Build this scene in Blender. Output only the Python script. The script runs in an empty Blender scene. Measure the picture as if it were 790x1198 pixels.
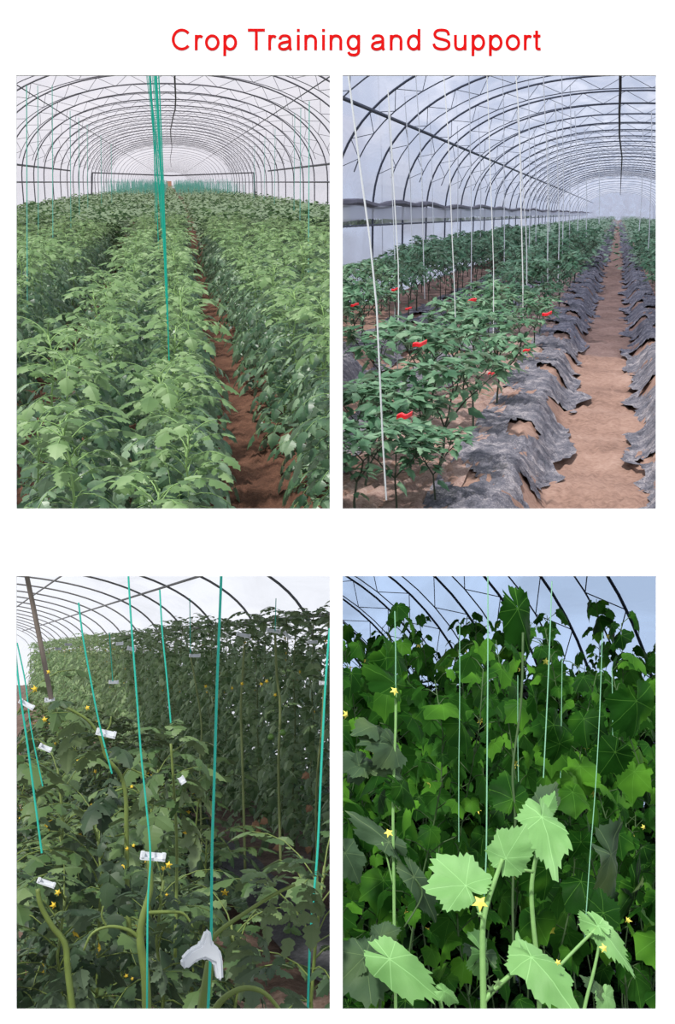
import bpy, bmesh, math, random
import numpy as np
from mathutils import Vector, Matrix
C = bpy.context.scene.collection
random.seed(7); RNG = np.random.default_rng(7)
PI = math.pi
F = 1300.0                      # focal length in pixels of the 790 x 1198 frame

# ------------------------------------------------------------------ camera
cam = bpy.data.objects.new('camera', bpy.data.cameras.new('camera'))
C.objects.link(cam); bpy.context.scene.camera = cam
cam.location = (0, 0, 0); cam.rotation_euler = (PI/2, 0, 0)
cam.data.sensor_fit = 'VERTICAL'; cam.data.sensor_height = 24.0
cam.data.lens = 24.0*F/1198.0
cam.data.clip_start = 0.05; cam.data.clip_end = 2000
# ------------------------------------------------------------------ world
w = bpy.data.worlds.new('overcast_sky'); bpy.context.scene.world = w; w.use_nodes = True
nt = w.node_tree; nt.nodes.clear()
out = nt.nodes.new('ShaderNodeOutputWorld'); bg = nt.nodes.new('ShaderNodeBackground')
tc = nt.nodes.new('ShaderNodeTexCoord'); sp = nt.nodes.new('ShaderNodeSeparateXYZ')
rp = nt.nodes.new('ShaderNodeValToRGB')
mr = nt.nodes.new('ShaderNodeMapRange')
mr.inputs['From Min'].default_value = -0.45; mr.inputs['From Max'].default_value = 0.6
nt.links.new(tc.outputs['Generated'], sp.inputs[0]); nt.links.new(sp.outputs['Z'], mr.inputs['Value'])
nt.links.new(mr.outputs[0], rp.inputs[0])
el = rp.color_ramp.elements
el[0].position = 0.0; el[0].color = (0.05, 0.045, 0.04, 1)
el[1].position = 1.0; el[1].color = (0.86, 0.92, 1.0, 1)
e = el.new(0.10); e.color = (0.06, 0.055, 0.05, 1)
e = el.new(0.22); e.color = (0.95, 0.96, 1.0, 1)
nt.links.new(rp.outputs[0], bg.inputs[0]); bg.inputs[1].default_value = 1.05
nt.links.new(bg.outputs[0], out.inputs[0])
# ------------------------------------------------------------------ sun
sl = bpy.data.lights.new('sun', 'SUN'); sl.energy = 4.2; sl.angle = math.radians(4); sl.color = (1.0, 0.97, 0.92)
sun = bpy.data.objects.new('sun', sl); C.objects.link(sun)
sun.rotation_euler = Vector((0.28, 0.50, -0.86)).to_track_quat('-Z', 'Y').to_euler()
# ------------------------------------------------------------------ exposure
vs = bpy.context.scene.view_settings
vs.view_transform = 'Standard'; vs.look = 'None'; vs.exposure = 0.0; vs.gamma = 1.0; vs.use_curve_mapping = False
cy = bpy.context.scene.cycles
cy.max_bounces = 8; cy.transparent_max_bounces = 16; cy.diffuse_bounces = 3

# ------------------------------------------------------------------ view frames (one per greenhouse)
class Frame:
    """A greenhouse standing behind one opening; its local +Y runs down the tunnel."""
    def __init__(s, vx, vy, rect):
        d = Vector((vx-395, F, 599-vy)).normalized()
        z = Vector((0, -(599-vy), F)).normalized()
        x = d.cross(z).normalized()
        s.R = Matrix((x, d, z)).transposed()        # local -> world
        s.M = s.R.to_4x4(); s.rect = rect
        # keep side of the two board centre lines
        left = rect[0] < 393; top = rect[1] < 634
        a = -1.5/F; n = Vector((1, -a, 0)).normalized(); n = -n if left else n
        b = -35.5/F; m = Vector((0, -b, 1)).normalized(); m = m if top else -m
        s.planes = [n, m]
    def px(s, x, y, Y):
        r = s.R.transposed() @ Vector((x-395, F, 599-y))
        return r*(Y/r.y)
    def w(s, p): return s.R @ Vector(p)
    def proj(s, p):
        q = s.w(p); return (395+F*q.x/max(q.y, .01), 599-F*q.z/max(q.y, .01))
FA = Frame(200, 213, (19, 88, 386, 595))
FB = Frame(724, 250, (401, 88, 768, 595))
FC = Frame(-60, 765, (19, 674, 386, 1181))
FD = Frame(150, 930, (401, 674, 768, 1181))

# ------------------------------------------------------------------ materials
def new_mat(name):
    m = bpy.data.materials.new(name); m.use_nodes = True; m.node_tree.nodes.clear(); return m, m.node_tree
def N(t, k, **kw):
    n = t.nodes.new(k)
    for a, b in kw.items(): setattr(n, a, b)
    return n
def plain(name, col, rough=.6, metal=0, spec=.4, noise=0, scale=30, bump=0):
    m, t = new_mat(name); o = N(t, 'ShaderNodeOutputMaterial'); p = N(t, 'ShaderNodeBsdfPrincipled')
    p.inputs['Base Color'].default_value = (*col, 1); p.inputs['Roughness'].default_value = rough
    p.inputs['Metallic'].default_value = metal; p.inputs['Specular IOR Level'].default_value = spec
    if noise:
        tc = N(t, 'ShaderNodeTexCoord'); nz = N(t, 'ShaderNodeTexNoise'); nz.inputs['Scale'].default_value = scale
        mx = N(t, 'ShaderNodeMixRGB'); mx.inputs[1].default_value = (*[c*(1-noise) for c in col], 1)
        mx.inputs[2].default_value = (*[min(1, c*(1+noise)) for c in col], 1)
        t.links.new(tc.outputs['Object'], nz.inputs['Vector']); t.links.new(nz.outputs[0], mx.inputs[0])
        t.links.new(mx.outputs[0], p.inputs['Base Color'])
        if bump:
            b = N(t, 'ShaderNodeBump'); b.inputs['Strength'].default_value = bump
            t.links.new(nz.outputs[0], b.inputs['Height']); t.links.new(b.outputs[0], p.inputs['Normal'])
    t.links.new(p.outputs[0], o.inputs[0]); return m
def leaf_mat(name, c1, c2, c3, back, scale=14, trans=.3, rough=.5, vein=False, spec=.35):
    m, t = new_mat(name); o = N(t, 'ShaderNodeOutputMaterial'); p = N(t, 'ShaderNodeBsdfPrincipled')
    tc = N(t, 'ShaderNodeTexCoord'); nz = N(t, 'ShaderNodeTexNoise'); nz.inputs['Scale'].default_value = scale
    nz.inputs['Detail'].default_value = 2
    oi = N(t, 'ShaderNodeObjectInfo'); geo = N(t, 'ShaderNodeNewGeometry')
    rp = N(t, 'ShaderNodeValToRGB'); e = rp.color_ramp.elements
    e[0].position = .3; e[0].color = (*c1, 1); e[1].position = .75; e[1].color = (*c3, 1)
    q = e.new(.52); q.color = (*c2, 1)
    add = N(t, 'ShaderNodeMath', operation='MULTIPLY_ADD'); add.inputs[1].default_value = .35
    t.links.new(geo.outputs['Random Per Island'], add.inputs[0])
    sub = N(t, 'ShaderNodeMath', operation='SUBTRACT'); sub.inputs[1].default_value = .18
    t.links.new(nz.outputs[0], sub.inputs[0]); t.links.new(sub.outputs[0], add.inputs[2])
    t.links.new(tc.outputs['Object'], nz.inputs['Vector']); t.links.new(add.outputs[0], rp.inputs[0])
    mb = N(t, 'ShaderNodeMixRGB'); mb.inputs[2].default_value = (*back, 1)
    t.links.new(geo.outputs['Backfacing'], mb.inputs[0]); t.links.new(rp.outputs[0], mb.inputs[1])
    col = mb.outputs[0]
    if vein:                       # pale veins radiating from the leaf stalk, in leaf coordinates
        uv = N(t, 'ShaderNodeUVMap'); sx = N(t, 'ShaderNodeSeparateXYZ'); t.links.new(uv.outputs[0], sx.inputs[0])
        at = N(t, 'ShaderNodeMath', operation='ARCTAN2'); t.links.new(sx.outputs[0], at.inputs[0]); t.links.new(sx.outputs[1], at.inputs[1])
        ln = N(t, 'ShaderNodeVectorMath', operation='LENGTH'); t.links.new(uv.outputs[0], ln.inputs[0])
        def chain(op, a, b=None, v=None):
            n = N(t, 'ShaderNodeMath', operation=op); t.links.new(a, n.inputs[0])
            if b is not None: t.links.new(b, n.inputs[1])
            if v is not None: n.inputs[1].default_value = v
            return n.outputs[0]
        s1 = chain('ABSOLUTE', chain('SINE', chain('MULTIPLY', at.outputs[0], v=PI/math.radians(52))))
        d1 = chain('MULTIPLY', s1, ln.outputs['Value'])
        v1 = chain('LESS_THAN', d1, v=.022)
        s2 = chain('ABSOLUTE', chain('SINE', chain('MULTIPLY_ADD', ln.outputs['Value'], v=22.0)))
        s3 = chain('ABSOLUTE', chain('SINE', chain('ADD', chain('MULTIPLY', ln.outputs['Value'], v=30.0), chain('MULTIPLY', s1, v=-9.0))))
        v2 = chain('MULTIPLY', chain('LESS_THAN', s3, v=.14), v=.45)
        vv = chain('MAXIMUM', v1, v2)
        mv = N(t, 'ShaderNodeMixRGB'); mv.inputs[2].default_value = (*[min(1, c*1.6+.04) for c in c3], 1)
        vf = chain('MULTIPLY', v1, v=.32)
        t.links.new(vf, mv.inputs[0]); t.links.new(col, mv.inputs[1]); col = mv.outputs[0]
        bp = N(t, 'ShaderNodeBump'); bp.inputs['Strength'].default_value = .35; bp.inputs['Distance'].default_value = .004
        bp.invert = True
        t.links.new(vv, bp.inputs['Height']); t.links.new(bp.outputs[0], p.inputs['Normal'])
    t.links.new(col, p.inputs['Base Color']); p.inputs['Roughness'].default_value = rough
    p.inputs['Specular IOR Level'].default_value = spec
    tr = N(t, 'ShaderNodeBsdfTranslucent'); t.links.new(col, tr.inputs[0])
    mx = N(t, 'ShaderNodeMixShader'); mx.inputs[0].default_value = trans
    t.links.new(p.outputs[0], mx.inputs[1]); t.links.new(tr.outputs[0], mx.inputs[2]); t.links.new(mx.outputs[0], o.inputs[0])
    return m
def film_mat(name, tint, dif, f, crease=0.0, scale=1.2):
    m, t = new_mat(name); o = N(t, 'ShaderNodeOutputMaterial')
    tr = N(t, 'ShaderNodeBsdfTransparent'); tr.inputs[0].default_value = (*tint, 1)
    d = N(t, 'ShaderNodeBsdfTranslucent'); d.inputs[0].default_value = (*dif, 1)
    d2 = N(t, 'ShaderNodeBsdfDiffuse'); d2.inputs[0].default_value = (*dif, 1)
    a = N(t, 'ShaderNodeMixShader'); a.inputs[0].default_value = .4
    t.links.new(d.outputs[0], a.inputs[1]); t.links.new(d2.outputs[0], a.inputs[2])
    b = N(t, 'ShaderNodeMixShader'); b.inputs[0].default_value = f
    if crease:
        tc = N(t, 'ShaderNodeTexCoord'); mp = N(t, 'ShaderNodeMapping'); mp.inputs['Scale'].default_value = (1.2, .25, 1.2)
        nz = N(t, 'ShaderNodeTexNoise'); nz.inputs['Scale'].default_value = scale; nz.inputs['Detail'].default_value = 5
        nz.inputs['Distortion'].default_value = .8
        ma = N(t, 'ShaderNodeMapRange'); ma.inputs['From Min'].default_value = .35; ma.inputs['From Max'].default_value = .65
        ma.inputs['To Min'].default_value = max(0, f-crease); ma.inputs['To Max'].default_value = min(1, f+crease)
        t.links.new(tc.outputs['Object'], mp.inputs[0]); t.links.new(mp.outputs[0], nz.inputs['Vector'])
        t.links.new(nz.outputs[0], ma.inputs['Value']); t.links.new(ma.outputs[0], b.inputs[0])
    t.links.new(tr.outputs[0], b.inputs[1]); t.links.new(a.outputs[0], b.inputs[2]); t.links.new(b.outputs[0], o.inputs[0])
    return m
def soil_mat(name, c1, c2, c3, scale=3, bump=.6):
    m, t = new_mat(name); o = N(t, 'ShaderNodeOutputMaterial'); p = N(t, 'ShaderNodeBsdfPrincipled')
    tc = N(t, 'ShaderNodeTexCoord'); nz = N(t, 'ShaderNodeTexNoise'); nz.inputs['Scale'].default_value = scale
    nz.inputs['Detail'].default_value = 9; nz.inputs['Roughness'].default_value = .65
    n2 = N(t, 'ShaderNodeTexNoise'); n2.inputs['Scale'].default_value = scale*14; n2.inputs['Detail'].default_value = 4
    rp = N(t, 'ShaderNodeValToRGB'); e = rp.color_ramp.elements
    e[0].position = .32; e[0].color = (*c1, 1); e[1].position = .7; e[1].color = (*c3, 1); q = e.new(.5); q.color = (*c2, 1)
    mx = N(t, 'ShaderNodeMixRGB'); mx.inputs[0].default_value = .35
    t.links.new(tc.outputs['Object'], nz.inputs['Vector']); t.links.new(tc.outputs['Object'], n2.inputs['Vector'])
    t.links.new(nz.outputs[0], mx.inputs[1]); t.links.new(n2.outputs[0], mx.inputs[2])
    t.links.new(mx.outputs[0], rp.inputs[0]); t.links.new(rp.outputs[0], p.inputs['Base Color'])
    b = N(t, 'ShaderNodeBump'); b.inputs['Strength'].default_value = bump; b.inputs['Distance'].default_value = .03
    t.links.new(mx.outputs[0], b.inputs['Height']); t.links.new(b.outputs[0], p.inputs['Normal'])
    p.inputs['Roughness'].default_value = .9; p.inputs['Specular IOR Level'].default_value = .2
    t.links.new(p.outputs[0], o.inputs[0]); return m

M_board = plain('white_board', (.96, .96, .96), .8, spec=.1)
M_red = plain('red_lettering', (.66, .0, .0), .7, spec=.1)
M_steel = plain('grey_steel', (.10, .10, .12), .6, spec=.3)
M_steelB = plain('dull_steel', (.07, .08, .11), .6, spec=.3)
M_steelC = plain('galvanised_steel', (.17, .165, .165), .6, spec=.3)
M_steelD = plain('dark_blue_steel', (.012, .018, .03), .6, spec=.2)
M_black = plain('black_cable', (.015, .015, .018), .6)
M_green_str = plain('green_twine', (.01, .42, .30), .7, spec=.2)
M_green_far = plain('pale_green_twine', (.16, .52, .42), .7, spec=.2)
M_teal_str = plain('teal_twine', (.03, .42, .32), .6, spec=.2)
M_white_str = plain('white_twine', (.78, .80, .82), .8, spec=.1)
M_pale_str = plain('pale_green_thread', (.22, .46, .30), .7, spec=.2)
M_filmA = film_mat('clear_film_grey', (.84, .79, .81), (.84, .79, .80), .2, .1)
M_filmB = film_mat('clear_film_blue', (.55, .59, .72), (.66, .68, .78), .38, .30)
M_filmB2 = film_mat('curtain_film_white', (.62, .64, .70), (.85, .86, .90), .7)
M_filmC = film_mat('clear_film_white', (.97, .975, 1.0), (.9, .92, .97), .08, .08)
M_filmD = film_mat('clear_film_sky', (.54, .69, .93), (.62, .75, .95), .2, .18)
M_soilA = soil_mat('red_brown_soil', (.035, .016, .010), (.105, .048, .030), (.20, .10, .065), 6, 1.0)
M_soilB = soil_mat('trodden_soil', (.13, .075, .06), (.27, .165, .13), (.38, .255, .21), 2.2)
M_bedB = soil_mat('bed_soil', (.14, .08, .065), (.30, .20, .175), (.48, .36, .32), 5)
M_soilC = soil_mat('grey_brown_soil', (.05, .035, .028), (.17, .11, .085), (.30, .22, .18), 3)
M_soilD = soil_mat('dark_soil', (.006, .004, .003), (.015, .010, .008), (.03, .02, .015), 3)  # near-black brown soil tones
M_mulch = soil_mat('black_mulch_film', (.035, .04, .055), (.15, .145, .175), (.50, .45, .46), 7, 1.0)
M_mulchC = soil_mat('grey_mulch_film', (.05, .05, .055), (.12, .12, .13), (.24, .23, .25), 3, .3)
M_leafA = leaf_mat('tomato_leaf', (.03, .08, .04), (.085, .17, .085), (.24, .35, .21), (.20, .29, .19), 9, spec=.6, rough=.4)
M_leafA2 = leaf_mat('young_tomato_leaf', (.09, .17, .06), (.16, .27, .10), (.29, .41, .20), (.22, .32, .17), 9)
M_leafAf = leaf_mat('far_tomato_leaf', (.05, .11, .05), (.12, .22, .10), (.26, .38, .18), (.24, .34, .20), 2)
M_leafB = leaf_mat('pepper_leaf', (.055, .14, .075), (.13, .26, .15), (.27, .42, .27), (.28, .40, .27), 9, spec=.2)
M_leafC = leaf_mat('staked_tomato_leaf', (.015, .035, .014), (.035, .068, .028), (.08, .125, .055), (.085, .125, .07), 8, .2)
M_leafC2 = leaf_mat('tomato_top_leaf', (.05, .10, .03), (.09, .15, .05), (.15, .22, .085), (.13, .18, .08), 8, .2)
M_leafCw = leaf_mat('lightened_wall_tomato_leaf', (.09, .16, .06), (.19, .29, .12), (.36, .47, .24), (.33, .43, .25), 8, .4)  # same tomato leaf, colour lightened to replace light the wall row lacks
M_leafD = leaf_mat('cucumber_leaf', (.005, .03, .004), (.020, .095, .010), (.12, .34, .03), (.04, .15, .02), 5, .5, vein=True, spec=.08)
M_leafD_shade = leaf_mat('shade_dark_thicket_leaf', (.002, .010, .002), (.006, .025, .005), (.014, .06, .010), (.008, .035, .008), 3, .2)  # cucumber leaf with the thicket's shade put into a near-black colour
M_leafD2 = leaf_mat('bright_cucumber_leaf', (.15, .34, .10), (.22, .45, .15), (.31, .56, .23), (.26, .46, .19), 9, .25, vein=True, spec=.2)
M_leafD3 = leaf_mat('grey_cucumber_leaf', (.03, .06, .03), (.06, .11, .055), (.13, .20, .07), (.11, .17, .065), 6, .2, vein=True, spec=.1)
M_stemA = plain('green_stem', (.22, .36, .12), .6)
M_stemB = plain('dark_pepper_stem', (.045, .06, .04), .7)
M_stemC = plain('olive_stem', (.12, .165, .035), .55, noise=.3, scale=40)
M_stemCw = plain('pale_olive_stem', (.17, .21, .08), .7)
M_stemD = plain('pale_cucumber_stem', (.20, .38, .12), .55, noise=.2, scale=60)
M_stemDd = plain('shaded_vine_stem', (.05, .10, .03), .6)
M_yellow = plain('yellow_petal', (.66, .45, .03), .6)
M_yellow2 = plain('pale_yellow_petal', (.88, .78, .14), .6)
M_redclip = plain('red_plastic', (.72, .02, .03), .4)
M_whiteclip = plain('white_plastic', (.62, .64, .68), .35)
M_brown = plain('dry_leaf', (.30, .17, .10), .9, noise=.4, scale=20)
M_fruit = plain('green_fruit', (.12, .24, .05), .35)
M_grass = leaf_mat('bank_grass', (.04, .08, .03), (.08, .14, .05), (.14, .2, .08), (.1, .16, .06), 2)

# ------------------------------------------------------------------ object helpers
class MB:
    def __init__(s): s.v = []; s.f = []; s.uv = None
    def add(s, v, f):
        b = len(s.v); s.v += [tuple(p) for p in v]; s.f += [tuple(b+i for i in q) for q in f]
    def mesh(s, name, mat, smooth=False):
        m = bpy.data.meshes.new(name); m.from_pydata(s.v, [], s.f)
        if s.uv is not None:
            lay = m.uv_layers.new(name='UVMap'); idx = np.zeros(len(m.loops), dtype=np.int32)
            m.loops.foreach_get('vertex_index', idx); a = np.array(s.uv, dtype=np.float32)[idx]
            lay.data.foreach_set('uv', a.ravel())
        m.materials.append(mat); m.update()
        if smooth: m.polygons.foreach_set('use_smooth', [True]*len(m.polygons))
        return m
def tag(o, label=None, cat=None, group=None, kind=None):
    if label: o['label'] = label
    if cat: o['category'] = cat
    if group: o['group'] = group
    if kind: o['kind'] = kind
    return o
def link(name, data, M=None, parent=None):
    o = bpy.data.objects.new(name, data); C.objects.link(o)
    if parent: o.parent = parent
    if M is not None and not parent: o.matrix_world = M
    return o
def tube(mb, pts, r, n=6, cap=True):
    pts = [Vector(p) for p in pts]; k = len(pts)
    rs = r if isinstance(r, (list, tuple)) else [r]*k
    V = []; Fc = []; prev = None
    for i, p in enumerate(pts):
        t = (pts[min(i+1, k-1)]-pts[max(i-1, 0)]).normalized()
        if prev is None: a = t.orthogonal().normalized()
        else:
            a = prev - t*prev.dot(t); a = a.normalized() if a.length > 1e-6 else t.orthogonal().normalized()
        prev = a; b = t.cross(a)
        for j in range(n):
            an = 2*PI*j/n; V.append(p+(a*math.cos(an)+b*math.sin(an))*rs[i])
    for i in range(k-1):
        for j in range(n):
            q = (j+1) % n; Fc.append((i*n+j, i*n+q, (i+1)*n+q, (i+1)*n+j))
    if cap: Fc.append(tuple(range(n-1, -1, -1))); Fc.append(tuple((k-1)*n+j for j in range(n)))
    mb.add(V, Fc)
def box(mb, c, s, M=None):
    V = [Vector((c[0]+s[0]*a/2, c[1]+s[1]*b/2, c[2]+s[2]*d/2)) for a in (-1, 1) for b in (-1, 1) for d in (-1, 1)]
    if M is not None: V = [M @ v for v in V]
    mb.add(V, [(0, 1, 3, 2), (4, 6, 7, 5), (0, 4, 5, 1), (2, 3, 7, 6), (0, 2, 6, 4), (1, 5, 7, 3)])
def bbox(mesh):
    n = len(mesh.vertices)
    if not n: return None
    a = np.empty(n*3, dtype=np.float32); mesh.vertices.foreach_get('co', a); a = a.reshape(-1, 3)
    return a.min(0), a.max(0)
BB = {}
def corners(mesh):
    if mesh.name not in BB:
        lo, hi = bbox(mesh)
        BB[mesh.name] = [Vector((x, y, z)) for x in (lo[0], hi[0]) for y in (lo[1], hi[1]) for z in (lo[2], hi[2])]
    return BB[mesh.name]
def clip_mesh(mesh, M, planes):
    """returns mesh itself when it stays on its side of the board's centre lines, a trimmed copy, or None"""
    cs = [M @ c for c in corners(mesh)]
    need = []
    for n in planes:
        d = [n.dot(c) for c in cs]
        if min(d) >= 0: continue
        if max(d) <= 0: return None
        need.append(n)
    if not need: return mesh
    bm = bmesh.new(); bm.from_mesh(mesh)
    Mi = M.inverted(); o = Mi @ Vector((0, 0, 0)); Mt = M.to_3x3().transposed()
    for n in need:
        nl = (Mt @ n).normalized()
        bmesh.ops.bisect_plane(bm, geom=bm.verts[:]+bm.edges[:]+bm.faces[:], plane_co=o, plane_no=nl, clear_inner=True, dist=1e-6)
    if not bm.faces: bm.free(); return None
    m = bpy.data.meshes.new(mesh.name); bm.to_mesh(m); bm.free()
    for mt in mesh.materials:
        if not m.materials: m.materials.append(mt)
    return m
def visible(fr, mesh, M, margin=60):
    xs = []; ys = []
    for c in corners(mesh):
        p = M @ c
        if p.y < .9: continue
        xs.append(395+F*p.x/p.y); ys.append(599-F*p.z/p.y)
    if not xs: return False
    r = fr.rect
    return not (max(xs) < r[0]-margin or min(xs) > r[2]+margin or max(ys) < r[1]-margin or min(ys) > r[3]+margin)
def place(fr, name, parts, L, label, cat, group=None, kind=None, margin=60):
    """parts: list of (part name, mesh, [(sub name, mesh)...]); L: local matrix in the greenhouse frame"""
    M = fr.M @ L
    if not any(visible(fr, p[1], M, margin) for p in parts): return None
    got = []
    for p in parts:
        m = clip_mesh(p[1], M, fr.planes)
        if m: got.append((p[0], m, p[2] if len(p) > 2 else [], p[3] if len(p) > 3 else None))
    if not got: return None
    root = link(name, None, M); root.empty_display_size = .1
    tag(root, label, cat, group, kind)
    for nm, m, subs, lab in got:
        o = link(nm, m, None, root)
        if lab: o['label'] = lab
        for sn, sm in subs:
            q = clip_mesh(sm, M, fr.planes)
            if q: s_ = link(sn, q, None, o)
    return root
def single(fr, name, mb, mat, label, cat, group=None, kind=None, smooth=False, base=None, clip=True):
    """one-mesh thing given in the greenhouse's local coordinates"""
    me = mb.mesh(name, mat, smooth) if isinstance(mb, MB) else mb
    if base is not None:
        me.transform(Matrix.Translation(-Vector(base))); M = fr.M @ Matrix.Translation(base)
    else: M = fr.M
    if clip:
        me = clip_mesh(me, M, fr.planes)
        if me is None: return None
    o = link(name, me, M); return tag(o, label, cat, group, kind)

# ================================================================== THE WHITE BOARD WITH FOUR OPENINGS
def board():
    Y0, Y1 = 1.0, 1.0015
    xs = [-900, 19, 386, 401, 768, 1690]; ys = [-180, 88, 595, 674, 1181, 3400]  # unseen lower part lengthened to block light; top edge lowered to let sun in
    mb = MB(); idx = {}
    def P(i, j, k):
        key = (i, j, k)
        if key not in idx:
            idx[key] = len(mb.v); mb.v.append(((xs[i]-395)/F, (Y0, Y1)[k], (599-ys[j])/F))
        return idx[key]
    holes = {(1, 1), (3, 1), (1, 3), (3, 3)}
    for i in range(5):
        for j in range(5):
            if (i, j) in holes: continue
            mb.f.append((P(i, j, 0), P(i, j+1, 0), P(i+1, j+1, 0), P(i+1, j, 0)))
            mb.f.append((P(i, j, 1), P(i+1, j, 1), P(i+1, j+1, 1), P(i, j+1, 1)))
            for (a, b, c, d, di, dj) in ((i, j, i, j+1, -1, 0), (i+1, j+1, i+1, j, 1, 0), (i, j+1, i+1, j+1, 0, 1), (i+1, j, i, j, 0, -1)):
                q = (i+di, j+dj)
                if q in holes or not (0 <= q[0] < 5 and 0 <= q[1] < 5):
                    mb.f.append((P(a, b, 0), P(a, b, 1), P(c, d, 1), P(c, d, 0)))
    o = link('wall_front', mb.mesh('wall_front', M_board)); tag(o, 'white board wall with four tall openings onto greenhouses', kind='structure')
board()
def lettering():
    w2 = .067
    def arc(cx, cy, rx, ry, a0, a1, n=30): return [(cx+rx*math.cos(math.radians(a0+(a1-a0)*i/n)), cy+ry*math.sin(math.radians(a0+(a1-a0)*i/n))) for i in range(n+1)]
    def sm(p):
        q = [p[0]]+p+[p[-1]]; o = []
        for i in range(1, len(q)-2):
            for k in range(5):
                t = k/5; o.append(tuple(.5*((2*q[i][c])+(-q[i-1][c]+q[i+1][c])*t+(2*q[i-1][c]-5*q[i][c]+4*q[i+1][c]-q[i+2][c])*t*t+(-q[i-1][c]+3*q[i][c]-3*q[i+1][c]+q[i+2][c])*t**3) for c in (0, 1)))
        return o+[p[-1]]
    G = {'C': (1.008, [arc(.53, .5, .40, .445, 40, 320)]),
         'r': (.465, [[(.15, 0), (.15, .72)], sm([(.15, .38), (.17, .53), (.24, .63), (.33, .655), (.44, .61)])]),
         'o': (.777, [arc(.388, .36, .275, .315, 0, 360)]),
         'p': (.777, [[(.15, -.27), (.15, .72)], arc(.405, .36, .25, .315, 0, 360)]),
         'T': (.853, [[(.03, .94), (.82, .94)], [(.425, 0), (.425, .94)]]),
         'a': (.777, [sm([(.12, .50), (.15, .60), (.24, .665), (.38, .675), (.51, .64), (.575, .54), (.58, .40)]), [(.58, .42), (.58, .17), (.60, .06), (.635, 0)],
                      sm([(.58, .42), (.42, .38), (.22, .34), (.11, .26), (.10, .15), (.17, .07), (.30, .045), (.44, .08), (.55, .18), (.58, .30)])]),
         'i': (.31, [[(.155, 0), (.155, .72)], [(.155, .86), (.155, 1.0)]]),
         'n': (.777, [[(.15, 0), (.15, .72)], sm([(.15, .40), (.18, .55), (.28, .65), (.42, .67), (.55, .61), (.605, .48), (.605, .35)]), [(.605, .37), (.605, 0)]]),
         'g': (.777, [arc(.37, .36, .25, .305, 0, 360), [(.62, .72), (.62, .0)], sm([(.62, .02), (.60, -.12), (.51, -.205), (.37, -.225), (.22, -.19), (.14, -.08)])]),
         'd': (.777, [arc(.37, .36, .25, .315, 0, 360), [(.62, 0), (.62, 1.0)]]),
         'S': (.932, [sm([(.80, .70), (.76, .84), (.65, .92), (.47, .945), (.28, .92), (.17, .83), (.15, .72), (.20, .62), (.33, .555), (.50, .51), (.68, .455), (.79, .38), (.82, .27), (.78, .15), (.66, .07), (.48, .05), (.28, .08), (.15, .17), (.10, .31)])]),
         'u': (.777, [[(.145, .72), (.145, .30)], sm([(.145, .32), (.16, .16), (.23, .07), (.34, .045), (.46, .065), (.56, .15), (.60, .30)]), [(.60, 0), (.60, .72)]]),
         't': (.388, [[(.18, .92), (.18, .20)], sm([(.18, .22), (.19, .11), (.24, .06), (.30, .055), (.37, .065)]), [(.02, .66), (.36, .66)]])}
    spans = {'Crop': (201, 277.5), 'Training': (290, 421.5), 'and': (434, 492), 'Support': (506, 633)}
    for wd, (x0, x1) in spans.items():
        mb = MB(); X = 0; D = .012
        for ch in wd:
            adv, strokes = G[ch]
            for k, st in enumerate(strokes):
                n = len(st); V = []; closed = math.dist(st[0], st[-1]) < 1e-6
                for i, p in enumerate(st):
                    if closed and i in (0, n-1): q0, q1 = st[-2], st[1]
                    else: q0, q1 = st[max(i-1, 0)], st[min(i+1, n-1)]
                    tx, ty = q1[0]-q0[0], q1[1]-q0[1]; l = math.hypot(tx, ty) or 1; nx, ny = -ty/l*w2, tx/l*w2
                    y_ = -D-.0006*k
                    V += [(X+p[0]+nx, y_, p[1]+ny), (X+p[0]-nx, y_, p[1]-ny), (X+p[0]+nx, 0, p[1]+ny), (X+p[0]-nx, 0, p[1]-ny)]
                Fc = []
                for i in range(n-1):
                    a = 4*i; b = a+4; Fc += [(a, b, b+1, a+1), (a+2, b+2, b, a), (a+1, b+1, b+3, a+3)]
                if not closed: Fc += [(0, 1, 3, 2), (4*n-4, 4*n-2, 4*n-1, 4*n-3)]
                mb.add(V, Fc)
            X += adv+.04
        lo = min(v[0] for v in mb.v); hi = max(v[0] for v in mb.v); sx = (x1-x0)/F/(hi-lo); cap = 25.0/F
        mb.v = [((v[0]-lo)*sx, v[1]*cap, v[2]*cap) for v in mb.v]
        o = link('wall_lettering', mb.mesh('wall_lettering', M_red)); o.location = ((x0-395)/F, .9999, (599-58.8)/F)
        tag(o, f'red sans-serif lettering reading {wd} on the white board above the openings', 'lettering', 'words of the red title')
lettering()

# ================================================================== PLANT GEOMETRY
def leaflet(mb, o, d, n, L, Wd, lod, curl=.25, rnd=random):
    """one lobed leaflet: folded along the midrib and curling at its tip"""
    d = d.normalized(); s = d.cross(n)
    if s.length < 1e-4: s = d.orthogonal()
    s.normalize(); n = s.cross(d).normalized()
    if lod >= 2: ts = [0, .12, .26, .38, .5, .62, .74, .86, 1]; ws = [0, .36, .46, .33, .44, .25, .30, .11, 0]
    elif lod == 1: ts = [0, .2, .42, .55, .75, 1]; ws = [0, .46, .34, .40, .17, 0]
    else: ts = [0, .35, .7, 1]; ws = [0, .42, .3, 0]
    fold = rnd.uniform(.1, .5)
    V = []; Fc = []; k = len(ts)
    for i, t in enumerate(ts):
        c = o+d*(L*t)-n*(curl*L*t*t)
        h = ws[i]*Wd
        V += [c, c+s*h-n*(h*fold-(.06*L if i % 2 else 0)*0), c-s*h-n*h*fold]
    for i in range(k-1):
        a, b = 3*i, 3*i+3
        if i == 0: Fc += [(a, b+1, b), (a, b, b+2)]
        elif i == k-2: Fc += [(a, a+1, b), (a, b, a+2)]
        else: Fc += [(a, a+1, b+1, b), (a, b, b+2, a+2)]
    mb.add(V, Fc)
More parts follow.
